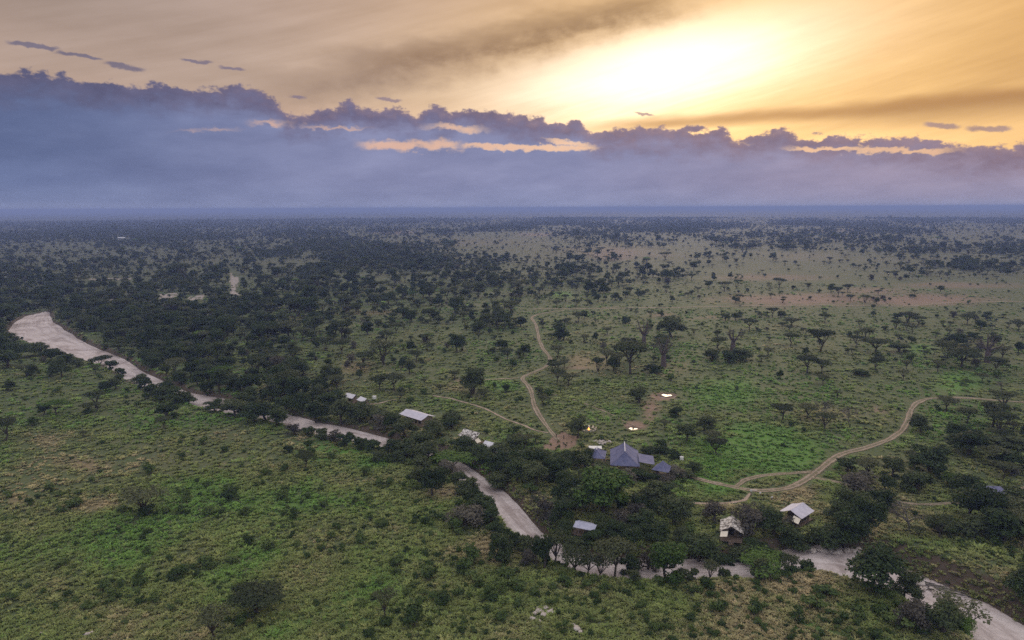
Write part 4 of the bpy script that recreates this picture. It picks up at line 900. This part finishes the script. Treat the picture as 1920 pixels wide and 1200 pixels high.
ROCK = []
for s_ in range(4):
    bm = bmesh.new(); bmesh.ops.create_icosphere(bm, subdivisions=2, radius=.5); rs = np.random.default_rng(900 + s_)
    k = rs.normal(size=(5, 3))
    for v in bm.verts:
        f = 1 + sum(.10 * math.sin(2.2 * v.co.dot(Vector(q)) * 2 + i) for i, q in enumerate(k)); v.co *= f; v.co.z *= .7; v.co.z += .18
    me = bpy.data.meshes.new('boulder'); bm.to_mesh(me); bm.free(); me.materials.append(M_STONE); ROCK.append(me)
def boulders(lst, where, grp, step='from the left'):
    od = ['first', 'second', 'third', 'fourth', 'fifth', 'sixth', 'seventh', 'eighth', 'ninth', 'tenth', 'eleventh', 'twelfth', 'thirteenth', 'fourteenth', 'fifteenth', 'sixteenth']
    for i, (px, py, s_) in enumerate(sorted(lst)):
        x, y = map(float, P(px, py)); o = link('boulder', ROCK[i % 4]); o.location = (x, y, max(gz(x, y), -1.8)); o.rotation_euler = (0, 0, i * 1.3); o.scale = (s_, s_ * .85, s_ * .8)
        o['label'] = f'pale boulder {where}, {od[i]} {step}'; o['category'] = 'boulder'; o['group'] = grp
boulders([(1004, 1150, 1.2), (1010, 1146, 1.6), (1016, 1148, 1.2), (1024, 1141, 1.4), (1032, 1148, 1.5), (1020, 1155, 1.5), (998, 1161, 1.2), (1012, 1166, .9), (1009, 1141, .9), (1036, 1143, .8)], 'in the grass south of the river bend', 'pale boulders in the grass')
boulders([(1080, 1178, 1.3), (1083, 1182, 1.6), (1088, 1186, 1.1), (1074, 1173, .9)], 'half sunk in grass near the bottom edge', 'boulders near the bottom edge')
boulders([(1114, 830, 1.0), (1118, 829, 1.3), (1121, 832, 1.1), (1125, 830, 1.5), (1128, 832, 1.4), (1131, 829, 1.3), (1134, 833, 1.5), (1138, 831, 1.2), (1142, 830, 1.3), (1145, 831, 1.1), (1124, 834, 1.2), (1130, 835, 1.1)], 'edging the terrace behind the blue roofs', 'boulders edging the terrace'); keep(1112, 827, 1147, 835)
boulders([(78, 1190, .8), (164, 1190, 1.2), (172, 1187, .9)], 'in the bottom left grass', 'boulders in the bottom left grass')
rs_ = np.random.default_rng(31)
boulders([(1500 + 8.5 * i + rs_.uniform(-3, 3), 1022 + rs_.uniform(-5, 4), rs_.uniform(1.2, 2.4)) for i in range(14)], 'along the foot of the bank below the evergreens', 'rocks at the foot of the river bank')
boulders([(1724 + 7.5 * i + rs_.uniform(-3, 3), 1086 + 3.2 * i + rs_.uniform(-5, 4), rs_.uniform(1.0, 2.2)) for i in range(12)], 'along the foot of the eroded bank', 'rocks at the foot of the eroded bank')

def driftwood(lst):
    od = ['first', 'second', 'third', 'fourth', 'fifth', 'sixth', 'seventh', 'eighth', 'ninth']
    for i, (px, py, L, a) in enumerate(sorted(lst)):
        x, y = map(float, P(px, py, -1.7)); V, F = [], []; rs = np.random.default_rng(70 + i)
        t = thing('driftwood_log', f'grey driftwood log below the eroded bank, {od[i]} from the left', 'log', x, y, R(a), 'driftwood on the river sand', -1.72)
        tube(V, F, [(-L / 2, 0, .22), (-L * .1, .15, .3), (L * .25, -.1, .34), (L / 2, .1, .4)], [.24, .2, .15, .05], 7)
        link('log', mesh_np('log', V, F, 4, (MB_GREY,)), t)
        for k in range(3):
            V, F = [], []; q = L * rs.uniform(-.1, .4); tube(V, F, [(q, 0, .3), (q + L * .1, rs.uniform(-.9, .9), .6), (q + L * .16, rs.uniform(-1.4, 1.4), 1.0)], [.09, .06, .02], 5)
            link('branch', mesh_np('branch', V, F, 4, (MB_GREY,)), t)
driftwood([(1728, 1092, 5.5, -28), (1742, 1098, 6.5, -34), (1756, 1100, 5.0, -20), (1768, 1108, 6.0, -38), (1782, 1108, 6.0, -30), (1736, 1104, 4.5, -42), (1795, 1116, 5.0, -25), (1620, 1028, 5.0, -15), (1560, 1028, 5.0, 12)])

def waterhole(label, px, py, r, land, rock):
    x, y = map(float, P(px, py)); LAND[land] = (x, y); CLEAR.append((x, y, r * 2.2)); z = gz(x, y)
    t = thing('waterhole', label, 'waterhole', x, y, 0, None, z)
    V, F = [], []; n = 28
    for k, (rr, zz) in enumerate(((1.9, -.02), (1.55, .35), (1.2, .40), (1.0, .12), (.9, -.1))):
        for i in range(n):
            a = 2 * math.pi * i / n; w = 1 + .12 * math.sin(3 * a + 1) + .07 * math.sin(7 * a + k); V.append((math.cos(a) * r * rr * w, math.sin(a) * r * rr * w, zz + (.08 * math.sin(5 * a + k) if 0 < k < 4 else 0)))
    for k in range(4):
        for i in range(n): F.append((k * n + i, k * n + (i + 1) % n, (k + 1) * n + (i + 1) % n, (k + 1) * n + i))
    link('mud_rim', mesh_np('mud_rim', V, F, 4, (M_MUD,)), t)
    bm = bmesh.new(); bmesh.ops.create_circle(bm, cap_ends=True, segments=28, radius=r * 1.08); me = bpy.data.meshes.new('water'); bm.to_mesh(me); bm.free(); me.materials.append(M_WATER)
    w = link('water', me, t); w.location.z = .12
    if rock: MB().box((0, 0, .2), (.45, .4, .4), .4).build('salt_rock', M_MUD, t)
waterhole('wide pale waterhole with a muddy rim in the open grassland', 1250, 741, 2.3, 'the wide pale waterhole', False); keep(1232, 732, 1268, 748)
waterhole('small bright waterhole with a dark rock just behind the camp', 1187, 806, 1.7, 'the small waterhole', True); keep(1172, 797, 1206, 812)

keep(1735, 1072, 1880, 1122, 6)
keep(996, 1138, 1040, 1168, 5); keep(1070, 1170, 1092, 1190, 3)
keep(432, 512, 448, 550, 5); keep(300, 549, 333, 558); keep(354, 554, 382, 560); keep(170, 521, 245, 524, 5)
# small white things
def marker(px, py, h, label, group='white markers at the road junction'):
    x, y = map(float, P(px, py)); t = thing('marker_post', label, 'post', x, y, 0, group)
    MB().box((0, 0, h * .35 - .1), (.22, .22, h * .7 + .2)).build('post', M_WOOD, t); MB().box((0, 0, h * .85), (.55, .12, h * .36)).build('sign_board', M_PLASTER, t); keep(px - 4, py - 10, px + 4, py, 2)
marker(1408, 928, 1.9, 'upright white sign post where the camp path leaves the road'); marker(1425, 930, 1.4, 'short white sign post right of the path junction'); marker(1447, 938, 1.3, 'white sign post in grass between road and gabled tent')
def tank(px, py, r, h, label, rz=0):
    x, y = map(float, P(px, py)); t = thing('water_tank', label, 'tank', x, y, rz)
    MB().rod((0, 0, -.1), (0, 0, h), r, 16).build('tank_body', M_PLASTER, t); MB().rod((0, 0, h), (0, 0, h + .15), r * .45, 12).build('lid', M_IRON, t); keep(px - 5, py - 9, px + 5, py, 2)
tank(702, 747, .9, 1.5, 'small white water tank right of the tilted tent'); tank(1278, 862, .65, 1.3, 'white water tank right of the pointed blue roof'); tank(1188, 936, .6, 1.1, 'tiny white water tank in the bushes behind the bright green tree')
x, y = map(float, P(1415, 918)); o = link('stone_slab', ROCK[1]); o.location = (x, y, gz(x, y)); o.scale = (2.2, .9, .6); o['label'] = 'low white stone lying on the road at the junction'; o['category'] = 'stone'
for (px, py, lab) in ((1043, 821, 'dark wooden bollard left on the sandy clearing'), (1057, 824, 'dark wooden bollard right on the sandy clearing')):
    x, y = map(float, P(px, py)); t = thing('bollard', lab, 'bollard', x, y, 0, 'bollards on the clearing'); MB().rod((0, 0, -.2), (0, 0, 1.3), .2, 8).build('post', M_WOOD, t); MB().rod((0, 0, 1.3), (0, 0, 1.42), .26, 8).build('cap', M_WOOD, t)
LAND['the sandy clearing'] = tuple(map(float, P(1050, 832))); keep(1024, 818, 1080, 842, 5)
# low house far off in the woodland
x, y = map(float, P(226, 449)); t = thing('farm_building', 'tiny long white-roofed building far off in the woodland', 'building', x, y, R(8)); LAND['the far white-roofed building'] = (x, y); CLEAR.append((x, y, 25)); keep(212, 443, 240, 450)
MB().box((0, 0, 2), (26, 9, 4.2)).build('wall', M_PLASTER, t); MB().slab([(-14, -5.5, 4.0), (14, -5.5, 4.0), (14, 0, 6.6), (-14, 0, 6.6)], .15).build('roof_slope', M_IRON, t); MB().slab([(14, 5.5, 4.0), (-14, 5.5, 4.0), (-14, .02, 6.62), (14, .02, 6.62)], .15).build('roof_slope', M_IRON, t)
for i in range(5): MB().box((-10 + 5 * i, -4.55, 2.2), (1.6, .1, 1.5)).build('window', M_INNER, t)

# ------------------------------------------------------------------ what must stay in view
rp = np.array(near_px + far_px[::-1], float)
gx, gy = np.meshgrid(np.arange(20, 1921, 9), np.arange(585, 1200, 7)); gx, gy = gx.ravel().astype(float), gy.ravel().astype(float)
m_ = inside(gx, gy, rp); gx, gy = gx[m_], gy[m_]
m_ = ((gx < 250) | ((gx > 375) & (gx < 425)) | ((gx > 530) & (gx < 740)) | ((gx > 860) & (gx < 1005)) | ((gx > 1300) & (gx < 1380) & (gy > 1062)) | ((gx > 1530) & (gx < 1640)) | (gx > 1740))
KEEP += list(zip(gx[m_], gy[m_]))
for k in ('north', 'east', 'loop', 'service', 'ridge', 'camp', 'far'):
    pp = resample(tracks[k][0], 60)
    for i, (a, b) in enumerate(pp):
        if not (k == 'north' and 640 < b < 690) and not (k == 'ridge' and i % 3 == 0): KEEP.append((a, b))
KEEP = np.array(KEEP)
HEROXY = np.array([(t['x'], t['y'], t['w']) for t in trees])
CL = np.array(CLEAR)
def blocked(x, y, w, h, sd, td):
    """boolean per candidate: stands on a building, in the river, on a road, or would hide what the photograph shows"""
    bad = (sd < .8) | (td < w * .18 + .3)
    for cx, cy_, r in CL: bad |= (x - cx) ** 2 + (y - cy_) ** 2 < (r + w * .3) ** 2
    px, py = PIX(x, y); s = FPX / np.sqrt(x * x + y * y + CAM_H ** 2)
    sn = CAM_H / np.sqrt(x * x + y * y + CAM_H ** 2)
    top = py - h * s * np.sqrt(1 - sn ** 2) - .35 * w * s * sn; hw = w * s * .5
    ok = np.where(~bad & (py > 430))[0]
    for i in ok:
        if ((abs(KEEP[:, 0] - px[i]) < hw[i]) & (KEEP[:, 1] > top[i]) & (KEEP[:, 1] < py[i] + 2)).any(): bad[i] = True
    return bad

def scatter_trees():
    bands = np.geomspace(100, 6000, 26)
    for r0, r1 in zip(bands[:-1], bands[1:]):
        th = math.atan(CAM_H / math.sqrt(r0 * r1)); sn = math.sin(th)
        area = R(86) / 2 * (r1 * r1 - r0 * r0)
        wm, hm = (7.0, 5.4) if r0 < 330 else (6.2, 4.8)
        foot = wm * (.6 * hm * math.cos(th) + .75 * wm * sn) * .72
        lmax = 3.4 * sn / foot
        n = int(area * lmax)
        x, y = sector(n, r0, r1)
        px, py = PIX(x, y)
        band = fbm(x + 80 * (fbm(x, y, 120, 5) - .5), y, 120 + .05 * math.sqrt(r0 * r1), 73, 4)
        cv = cover(px, py); farw = sstep(450, 900, np.hypot(x, y))
        mod = (.45 + 1.1 * fbm(x, y, 60, 71)) * (1 - farw) + farw * (.07 + 2.2 * sstep(.42, .60, band)) * (.6 + .8 * fbm(x, y, 70, 71))
        c = np.clip(cv * (mod * (1 - .85 * cv) + 1.2 * .85 * cv), 0, .965)
        lam = np.minimum(-np.log(1 - c), 3.4) * sn / foot
        a = (rng.random(n) < lam / lmax) & (px > -200) & (px < 2120) & (py < 1330); x, y, c = x[a], y[a], c[a]
        if not len(x): continue
        w = wm * .97 * np.exp(rng.normal(size=len(x)) * .40); kind = []
        rv = rng.random(len(x)); vb = fbm(x, y, 45, 81)
        pe = np.clip(.12 + .55 * c + .9 * (vb - .5), .05, .85)
        for i in range(len(x)):
            if rv[i] < pe[i]: k = 'evergreen'
            else:
                q = random.random(); k = 'acacia' if q < .58 else 'bush' if q < .80 else 'thin_acacia' if q < .90 else 'grey_bush' if q < .96 else 'bare' if q < .98 else 'bright_acacia'
            kind.append(k)
        w = np.where(np.array(kind) == 'bush', w * .68, w); w = np.where(np.array(kind) == 'grey_bush', w * .7, w)
        sd = river_sd(x, y); td = track_d(x, y)
        bad = blocked(x, y, w, w * .8, sd, td)
        for hx, hy, hw in HEROXY: bad |= (x - hx) ** 2 + (y - hy) ** 2 < ((hw + w) * .22) ** 2
        for i in np.where(~bad)[0]: add(kind[i], x[i], y[i], float(w[i]))
def scatter_shrubs():
    for r0, r1, lam in ((110, 180, .15), (180, 260, .09), (260, 400, .014), (400, 650, .0062), (650, 1100, .0036), (1100, 2000, .0013)):
        n = int(R(86) / 2 * (r1 * r1 - r0 * r0) * lam); x, y = sector(n, r0, r1); px, py = PIX(x, y)
        c = .22 + 1.7 * sstep(.46, .66, fbm(x, y, 24, 101)); c = c * np.where(px > 1150, np.where(py < 900, .45, .8), 1.0) * np.where((py > 900) & (px < 1000), .8, 1.1)
        c = c * (1 - .8 * blobs(px, py, LUSH[:3]))
        a = (rng.random(n) * 1.7 < c) & (px > -120) & (px < 2040) & (py < 1300); x, y = x[a], y[a]
        w = (1.6 + .45 * sstep(180, 420, np.hypot(x, y))) * np.exp(rng.normal(size=len(x)) * .52)
        bad = blocked(x, y, w, w * .65, river_sd(x, y), track_d(x, y))
        for i in np.where(~bad)[0]: add('shrub', x[i], y[i], float(w[i]))
scatter_trees(); scatter_shrubs()

# ------------------------------------------------------------------ plants as individuals, the rest as woodland
LAND.update({k: tuple(map(float, P(*v))) for k, v in {
    'the fork in the red track': (974, 708), 'the bend in the dirt road': (1708, 770), 'the road junction': (1390, 910), 'the wide sandy river bend': (90, 620), 'the eroded river bank': (1820, 1090), 'the far top of the red track': (1000, 592),
    'the bare reddish plain': (1600, 565), 'the far white river glimpse': (440, 535), 'the pale boulders in the grass': (1015, 1150), 'the bottom left corner': (60, 1180), 'the left edge of the near grassland': (20, 830), 'the narrow river stretch': (630, 805),
    'the lush green patch': (1420, 845), 'the lower river stretch': (940, 940), 'the sandy river pool': (1580, 1050), 'the bottom right corner': (1900, 1190), 'the right edge of the far plain': (1900, 620), 'the middle of the near grassland': (520, 960)}.items()})
LN = list(LAND); LX = np.array([LAND[k] for k in LN])
def ordinal(n):
    if n == 1: return 'nearest'
    return f"{n}{'th' if 10 <= n % 100 <= 20 else {1: 'st', 2: 'nd', 3: 'rd'}.get(n % 10, 'th')} nearest"
X_ = np.array([t['x'] for t in trees]); Y_ = np.array([t['y'] for t in trees]); W_ = np.array([t['w'] for t in trees]); H_ = np.array([t['h'] for t in trees])
Z_ = ground_z(X_, Y_); PX_, PY_ = PIX(X_, Y_)
for t, z in zip(trees, Z_): t['z'] = float(z)
SIZE = np.sqrt(W_ * H_) / np.sqrt(X_ ** 2 + Y_ ** 2 + CAM_H ** 2)
inview = (PX_ > -15) & (PX_ < 1935) & (PY_ < 1215 + 1300 * SIZE)
LIMIT = {'acacia': 270, 'thin_acacia': 90, 'evergreen': 290, 'bright': 20, 'bright_acacia': 30, 'bare': 30, 'baobab': 10, 'shrub': 290, 'bush': 200, 'grey_bush': 60}
GROUP = {'acacia': 'flat-topped acacias of the savanna', 'thin_acacia': 'thin acacias of the savanna', 'evergreen': 'dark evergreen trees along the river and plain', 'bright': 'bright green trees', 'bright_acacia': 'fresh green acacias', 'bare': 'bare trees', 'baobab': 'baobabs on the plain',
         'shrub': 'low shrubs in the grass', 'bush': 'dark rounded bushes', 'grey_bush': 'grey twiggy bushes'}
def sizeword(kind, w):
    m = {'shrub': 2.6, 'bush': 5.0, 'grey_bush': 5.5}.get(kind, 8.0)
    return 'large ' if w > m * 1.35 else 'small ' if w < m * .75 else ''
rest = []
for kind, lim in LIMIT.items():
    ids = [i for i, t in enumerate(trees) if t['kind'] == kind]
    ids.sort(key=lambda i: (not inview[i], -SIZE[i] * (1.3 if trees[i]['hero'] else 1)))
    pick = [i for i in ids[:lim] if inview[i]]; ps = set(pick); rest += [i for i in ids if i not in ps]
    by = {}
    for i in pick:
        d = np.hypot(LX[:, 0] - X_[i], LX[:, 1] - Y_[i]); j = int(d.argmin()); by.setdefault((sizeword(kind, W_[i]), j), []).append((d[j], i))
    lab = {}
    for (sw, j), l in by.items():
        for n, (_, i) in enumerate(sorted(l)): lab[i] = f"{sw}{LOOK[kind]}, {ordinal(n + 1)} such to {LN[j]}"
    for i in pick:
        t = trees[i]; tr, cr, pw, ph = PROTO[kind][t['var']]
        e = thing(NAME[kind], lab[i], 'tree' if kind not in ('shrub', 'bush', 'grey_bush') else 'shrub' if kind == 'shrub' else 'bush', t['x'], t['y'], t['rz'], GROUP[kind], t['z'])
        e.scale = (t['w'] / pw, t['w'] / pw, t['h'] / ph)
        shrubby = kind in ('shrub', 'bush', 'grey_bush')
        link('stem' if shrubby else 'trunk', tr, e); link('foliage' if shrubby else 'crown', cr, e)

def scatter_object(name, pts, rot, scl, idx, protos, tint=None, **props):
    """one object of kind stuff: prototype meshes instanced on points"""
    col = bpy.data.collections.new(name + '_sources')
    for k, me in enumerate(protos):
        o = bpy.data.objects.new(f'{name}_source_{k:02d}', me); col.objects.link(o)
    me = bpy.data.meshes.new(name); me.vertices.add(len(pts)); me.vertices.foreach_set('co', np.asarray(pts, np.float32).ravel())
    fattr(me, 'spin', rot)
    a = me.attributes.new('size', 'FLOAT_VECTOR', 'POINT'); a.data.foreach_set('vector', np.asarray(scl, np.float32).ravel())
    a = me.attributes.new('which', 'INT', 'POINT'); a.data.foreach_set('value', np.asarray(idx, np.int32))
    if tint is not None: fattr(me, 'tint', tint)
    ng = bpy.data.node_groups.new(name + '_scatter', 'GeometryNodeTree')
    ng.interface.new_socket('Geometry', in_out='INPUT', socket_type='NodeSocketGeometry'); ng.interface.new_socket('Geometry', in_out='OUTPUT', socket_type='NodeSocketGeometry')
    nd = ng.nodes; gi = nd.new('NodeGroupInput'); go = nd.new('NodeGroupOutput')
    ci = nd.new('GeometryNodeCollectionInfo'); ci.inputs['Collection'].default_value = col; ci.inputs['Separate Children'].default_value = True; ci.inputs['Reset Children'].default_value = True
    ip = nd.new('GeometryNodeInstanceOnPoints'); ip.inputs['Pick Instance'].default_value = True
    def na(nm, ty):
        n = nd.new('GeometryNodeInputNamedAttribute'); n.data_type = ty; n.inputs['Name'].default_value = nm; return n.outputs['Attribute']
    cx = nd.new('ShaderNodeCombineXYZ'); ng.links.new(na('spin', 'FLOAT'), cx.inputs[2])
    ng.links.new(gi.outputs[0], ip.inputs['Points']); ng.links.new(ci.outputs[0], ip.inputs['Instance'])
    ng.links.new(na('which', 'INT'), ip.inputs['Instance Index']); ng.links.new(cx.outputs[0], ip.inputs['Rotation']); ng.links.new(na('size', 'FLOAT_VECTOR'), ip.inputs['Scale'])
    ng.links.new(ip.outputs[0], go.inputs[0])
    o = link(name, me, None, kind='stuff', **props); md = o.modifiers.new('scatter', 'NODES'); md.node_group = ng
    return o
def rest_object(name, kinds, label, cat):
    protos, off = [], {}
    for k in kinds:
        off[k] = len(protos)
        for v in PROTO[k]: protos.append(joined(name + '_plant', v[0], v[1]))
    ii = [i for i in rest if trees[i]['kind'] in kinds]
    if not ii: return
    T = [trees[i] for i in ii]
    scl = [(t['w'] / PROTO[t['kind']][t['var']][2],) * 2 + (t['h'] / PROTO[t['kind']][t['var']][3],) for t in T]
    scatter_object(name, [(t['x'], t['y'], t['z']) for t in T], [t['rz'] for t in T], scl, [off[t['kind']] + t['var'] for t in T], protos, label=label, category=cat)
rest_object('woodland', ['acacia', 'thin_acacia', 'evergreen', 'bright', 'bright_acacia', 'bare', 'bush', 'grey_bush'], 'dark savanna woodland of acacias and evergreens spreading to the hazy horizon', 'woodland')
rest_object('scrub', ['shrub'], 'scattered low green scrub across the grassland', 'scrub')

# ------------------------------------------------------------------ grass
def build_grass():
    m, nt, b, out = material('grass_blade')
    ti = attr(nt, 'tint', 'INSTANCER'); r = objrand(nt); lv = attr(nt, 'leaf')
    c = mixc(nt, ti.ss(0, .5), (0.130, 0.265, 0.044), (0.200, 0.238, 0.070))
    c = mixc(nt, ti.ss(.5, 1), c, (0.430, 0.340, 0.190))
    c = mixc(nt, 1.0, c, xyz(nt, r * .7 + .6, r * .65 + .65, r * .6 + .65), 'MULTIPLY')
    c = mixc(nt, lv * .35, c, (0.14, 0.135, 0.06))
    plug(nt, b.inputs['Base Color'], c); b.inputs['Roughness'].default_value = .7
    protos = []
    for s_ in range(5):
        rs = np.random.default_rng(1200 + s_); n = 26
        a = rs.uniform(0, 6.28, n); r0 = rs.random(n) ** .5 * .33; L = rs.uniform(.35, .8, n); ln = rs.uniform(.2, .9, n); wd = rs.uniform(.05, .12, n); b2 = rs.uniform(0, 6.28, n)
        base = np.stack([np.cos(a) * r0, np.sin(a) * r0, np.full(n, -.05)], 1); d = np.stack([np.cos(b2) * ln, np.sin(b2) * ln, np.ones(n)], 1); d /= np.linalg.norm(d, axis=1, keepdims=True)
        sdv = np.stack([-np.sin(b2), np.cos(b2), np.zeros(n)], 1) * wd[:, None]; mid = base + d * L[:, None] * .6; tip = base + d * L[:, None] + np.stack([np.cos(b2) * .12, np.sin(b2) * .12, -np.full(n, .06)], 1)
        V = np.stack([base - sdv, base + sdv, mid + sdv * .9, mid - sdv * .9, tip + sdv * .3, tip - sdv * .3], 1).reshape(-1, 3); o = np.arange(n)[:, None] * 6
        F = np.concatenate([o + np.array([[0, 1, 2, 3]]), o + np.array([[3, 2, 4, 5]])]); me = mesh_np('grass_tuft', V, F, 4, (m,), False); fattr(me, 'leaf', np.repeat(rs.random(n), 6)); protos.append(me)
    XS, YS, SC = [], [], []
    for r0, r1, lam, s0 in ((105, 170, 2.8, .85), (170, 240, 1.4, .95), (240, 340, .36, 1.25), (340, 450, .12, 1.5), (450, 600, .05, 1.7), (600, 850, .018, 2.0)):
        n = int(R(84) / 2 * (r1 * r1 - r0 * r0) * lam); x, y = sector(n, r0, r1, 42); XS.append(x); YS.append(y); SC.append(s0 * np.exp(rng.normal(size=n) * .30))
    x, y, s = (np.concatenate(v) for v in (XS, YS, SC))
    px, py = PIX(x, y); a = (px > -120) & (px < 2040) & (py < 1290)
    cl = inside(x, y, clearing); px2 = px + 30 * (fbm(x, y, 40, 31) - .5); py2 = py + 10 * (fbm(x, y, 25, 41) - .5)
    so = blobs(px2, py2, SOIL)
    a &= ~cl & (river_sd(x, y) > 1.2) & (track_d(x, y) > .2 + .3 * s) & (rng.random(len(x)) > so * 1.2) & (rng.random(len(x)) < .55 + .8 * fbm(x, y, 9, 111))
    for cx, cy_, r in CL: a &= (x - cx) ** 2 + (y - cy_) ** 2 > (r * .75) ** 2
    lu = blobs(px2, py2, LUSH)[a]; dr = blobs(px2, py2, DRY)[a]; x, y, s = x[a], y[a], s[a]
    nv = fbm(x, y, 16, 121)
    tint = np.clip(.46 - .14 * sstep(230, 330, np.hypot(x, y)) + 1.0 * (nv - .5) + .9 * (fbm(x, y, 45, 131) - .5) - .42 * lu + .5 * dr + rng.normal(size=len(x)) * .08, 0, 1)
    s = s * (.8 + .5 * (1 - np.abs(tint - .3)))
    scatter_object('grass', np.stack([x, y, ground_z(x, y)], 1), rng.uniform(0, 6.28, len(x)), np.stack([s, s, s ** .5 * rng.uniform(.5, 1.0, len(x))], 1), rng.integers(0, 5, len(x)), protos, tint, label='tussocky green and straw coloured savanna grass', category='grass')
    print('grass', len(x), 'plants', len(trees), 'rest', len(rest))
build_grass()

# ------------------------------------------------------------------ haze
def build_haze():
    bm = bmesh.new(); bmesh.ops.create_cube(bm, size=1, matrix=Matrix.Translation((0, 0, 46)) @ Matrix.Diagonal((190000, 190000, 104, 1)))
    me = bpy.data.meshes.new('haze'); bm.to_mesh(me); bm.free()
    m = bpy.data.materials.new('blue_evening_haze'); m.use_nodes = True; nt = m.node_tree; nt.nodes.clear()
    out = nt.nodes.new('ShaderNodeOutputMaterial'); v = nt.nodes.new('ShaderNodeVolumePrincipled')
    v.inputs['Color'].default_value = (0.35, 0.46, 0.90, 1); v.inputs['Density'].default_value = HAZE_DENSITY; v.inputs['Anisotropy'].default_value = 0.0
    nt.links.new(v.outputs[0], out.inputs['Volume'])
    me.materials.append(m); link('haze', me, kind='stuff', label='thin blue evening haze over the plain', category='haze')
HAZE_DENSITY = 0.00017
build_haze()
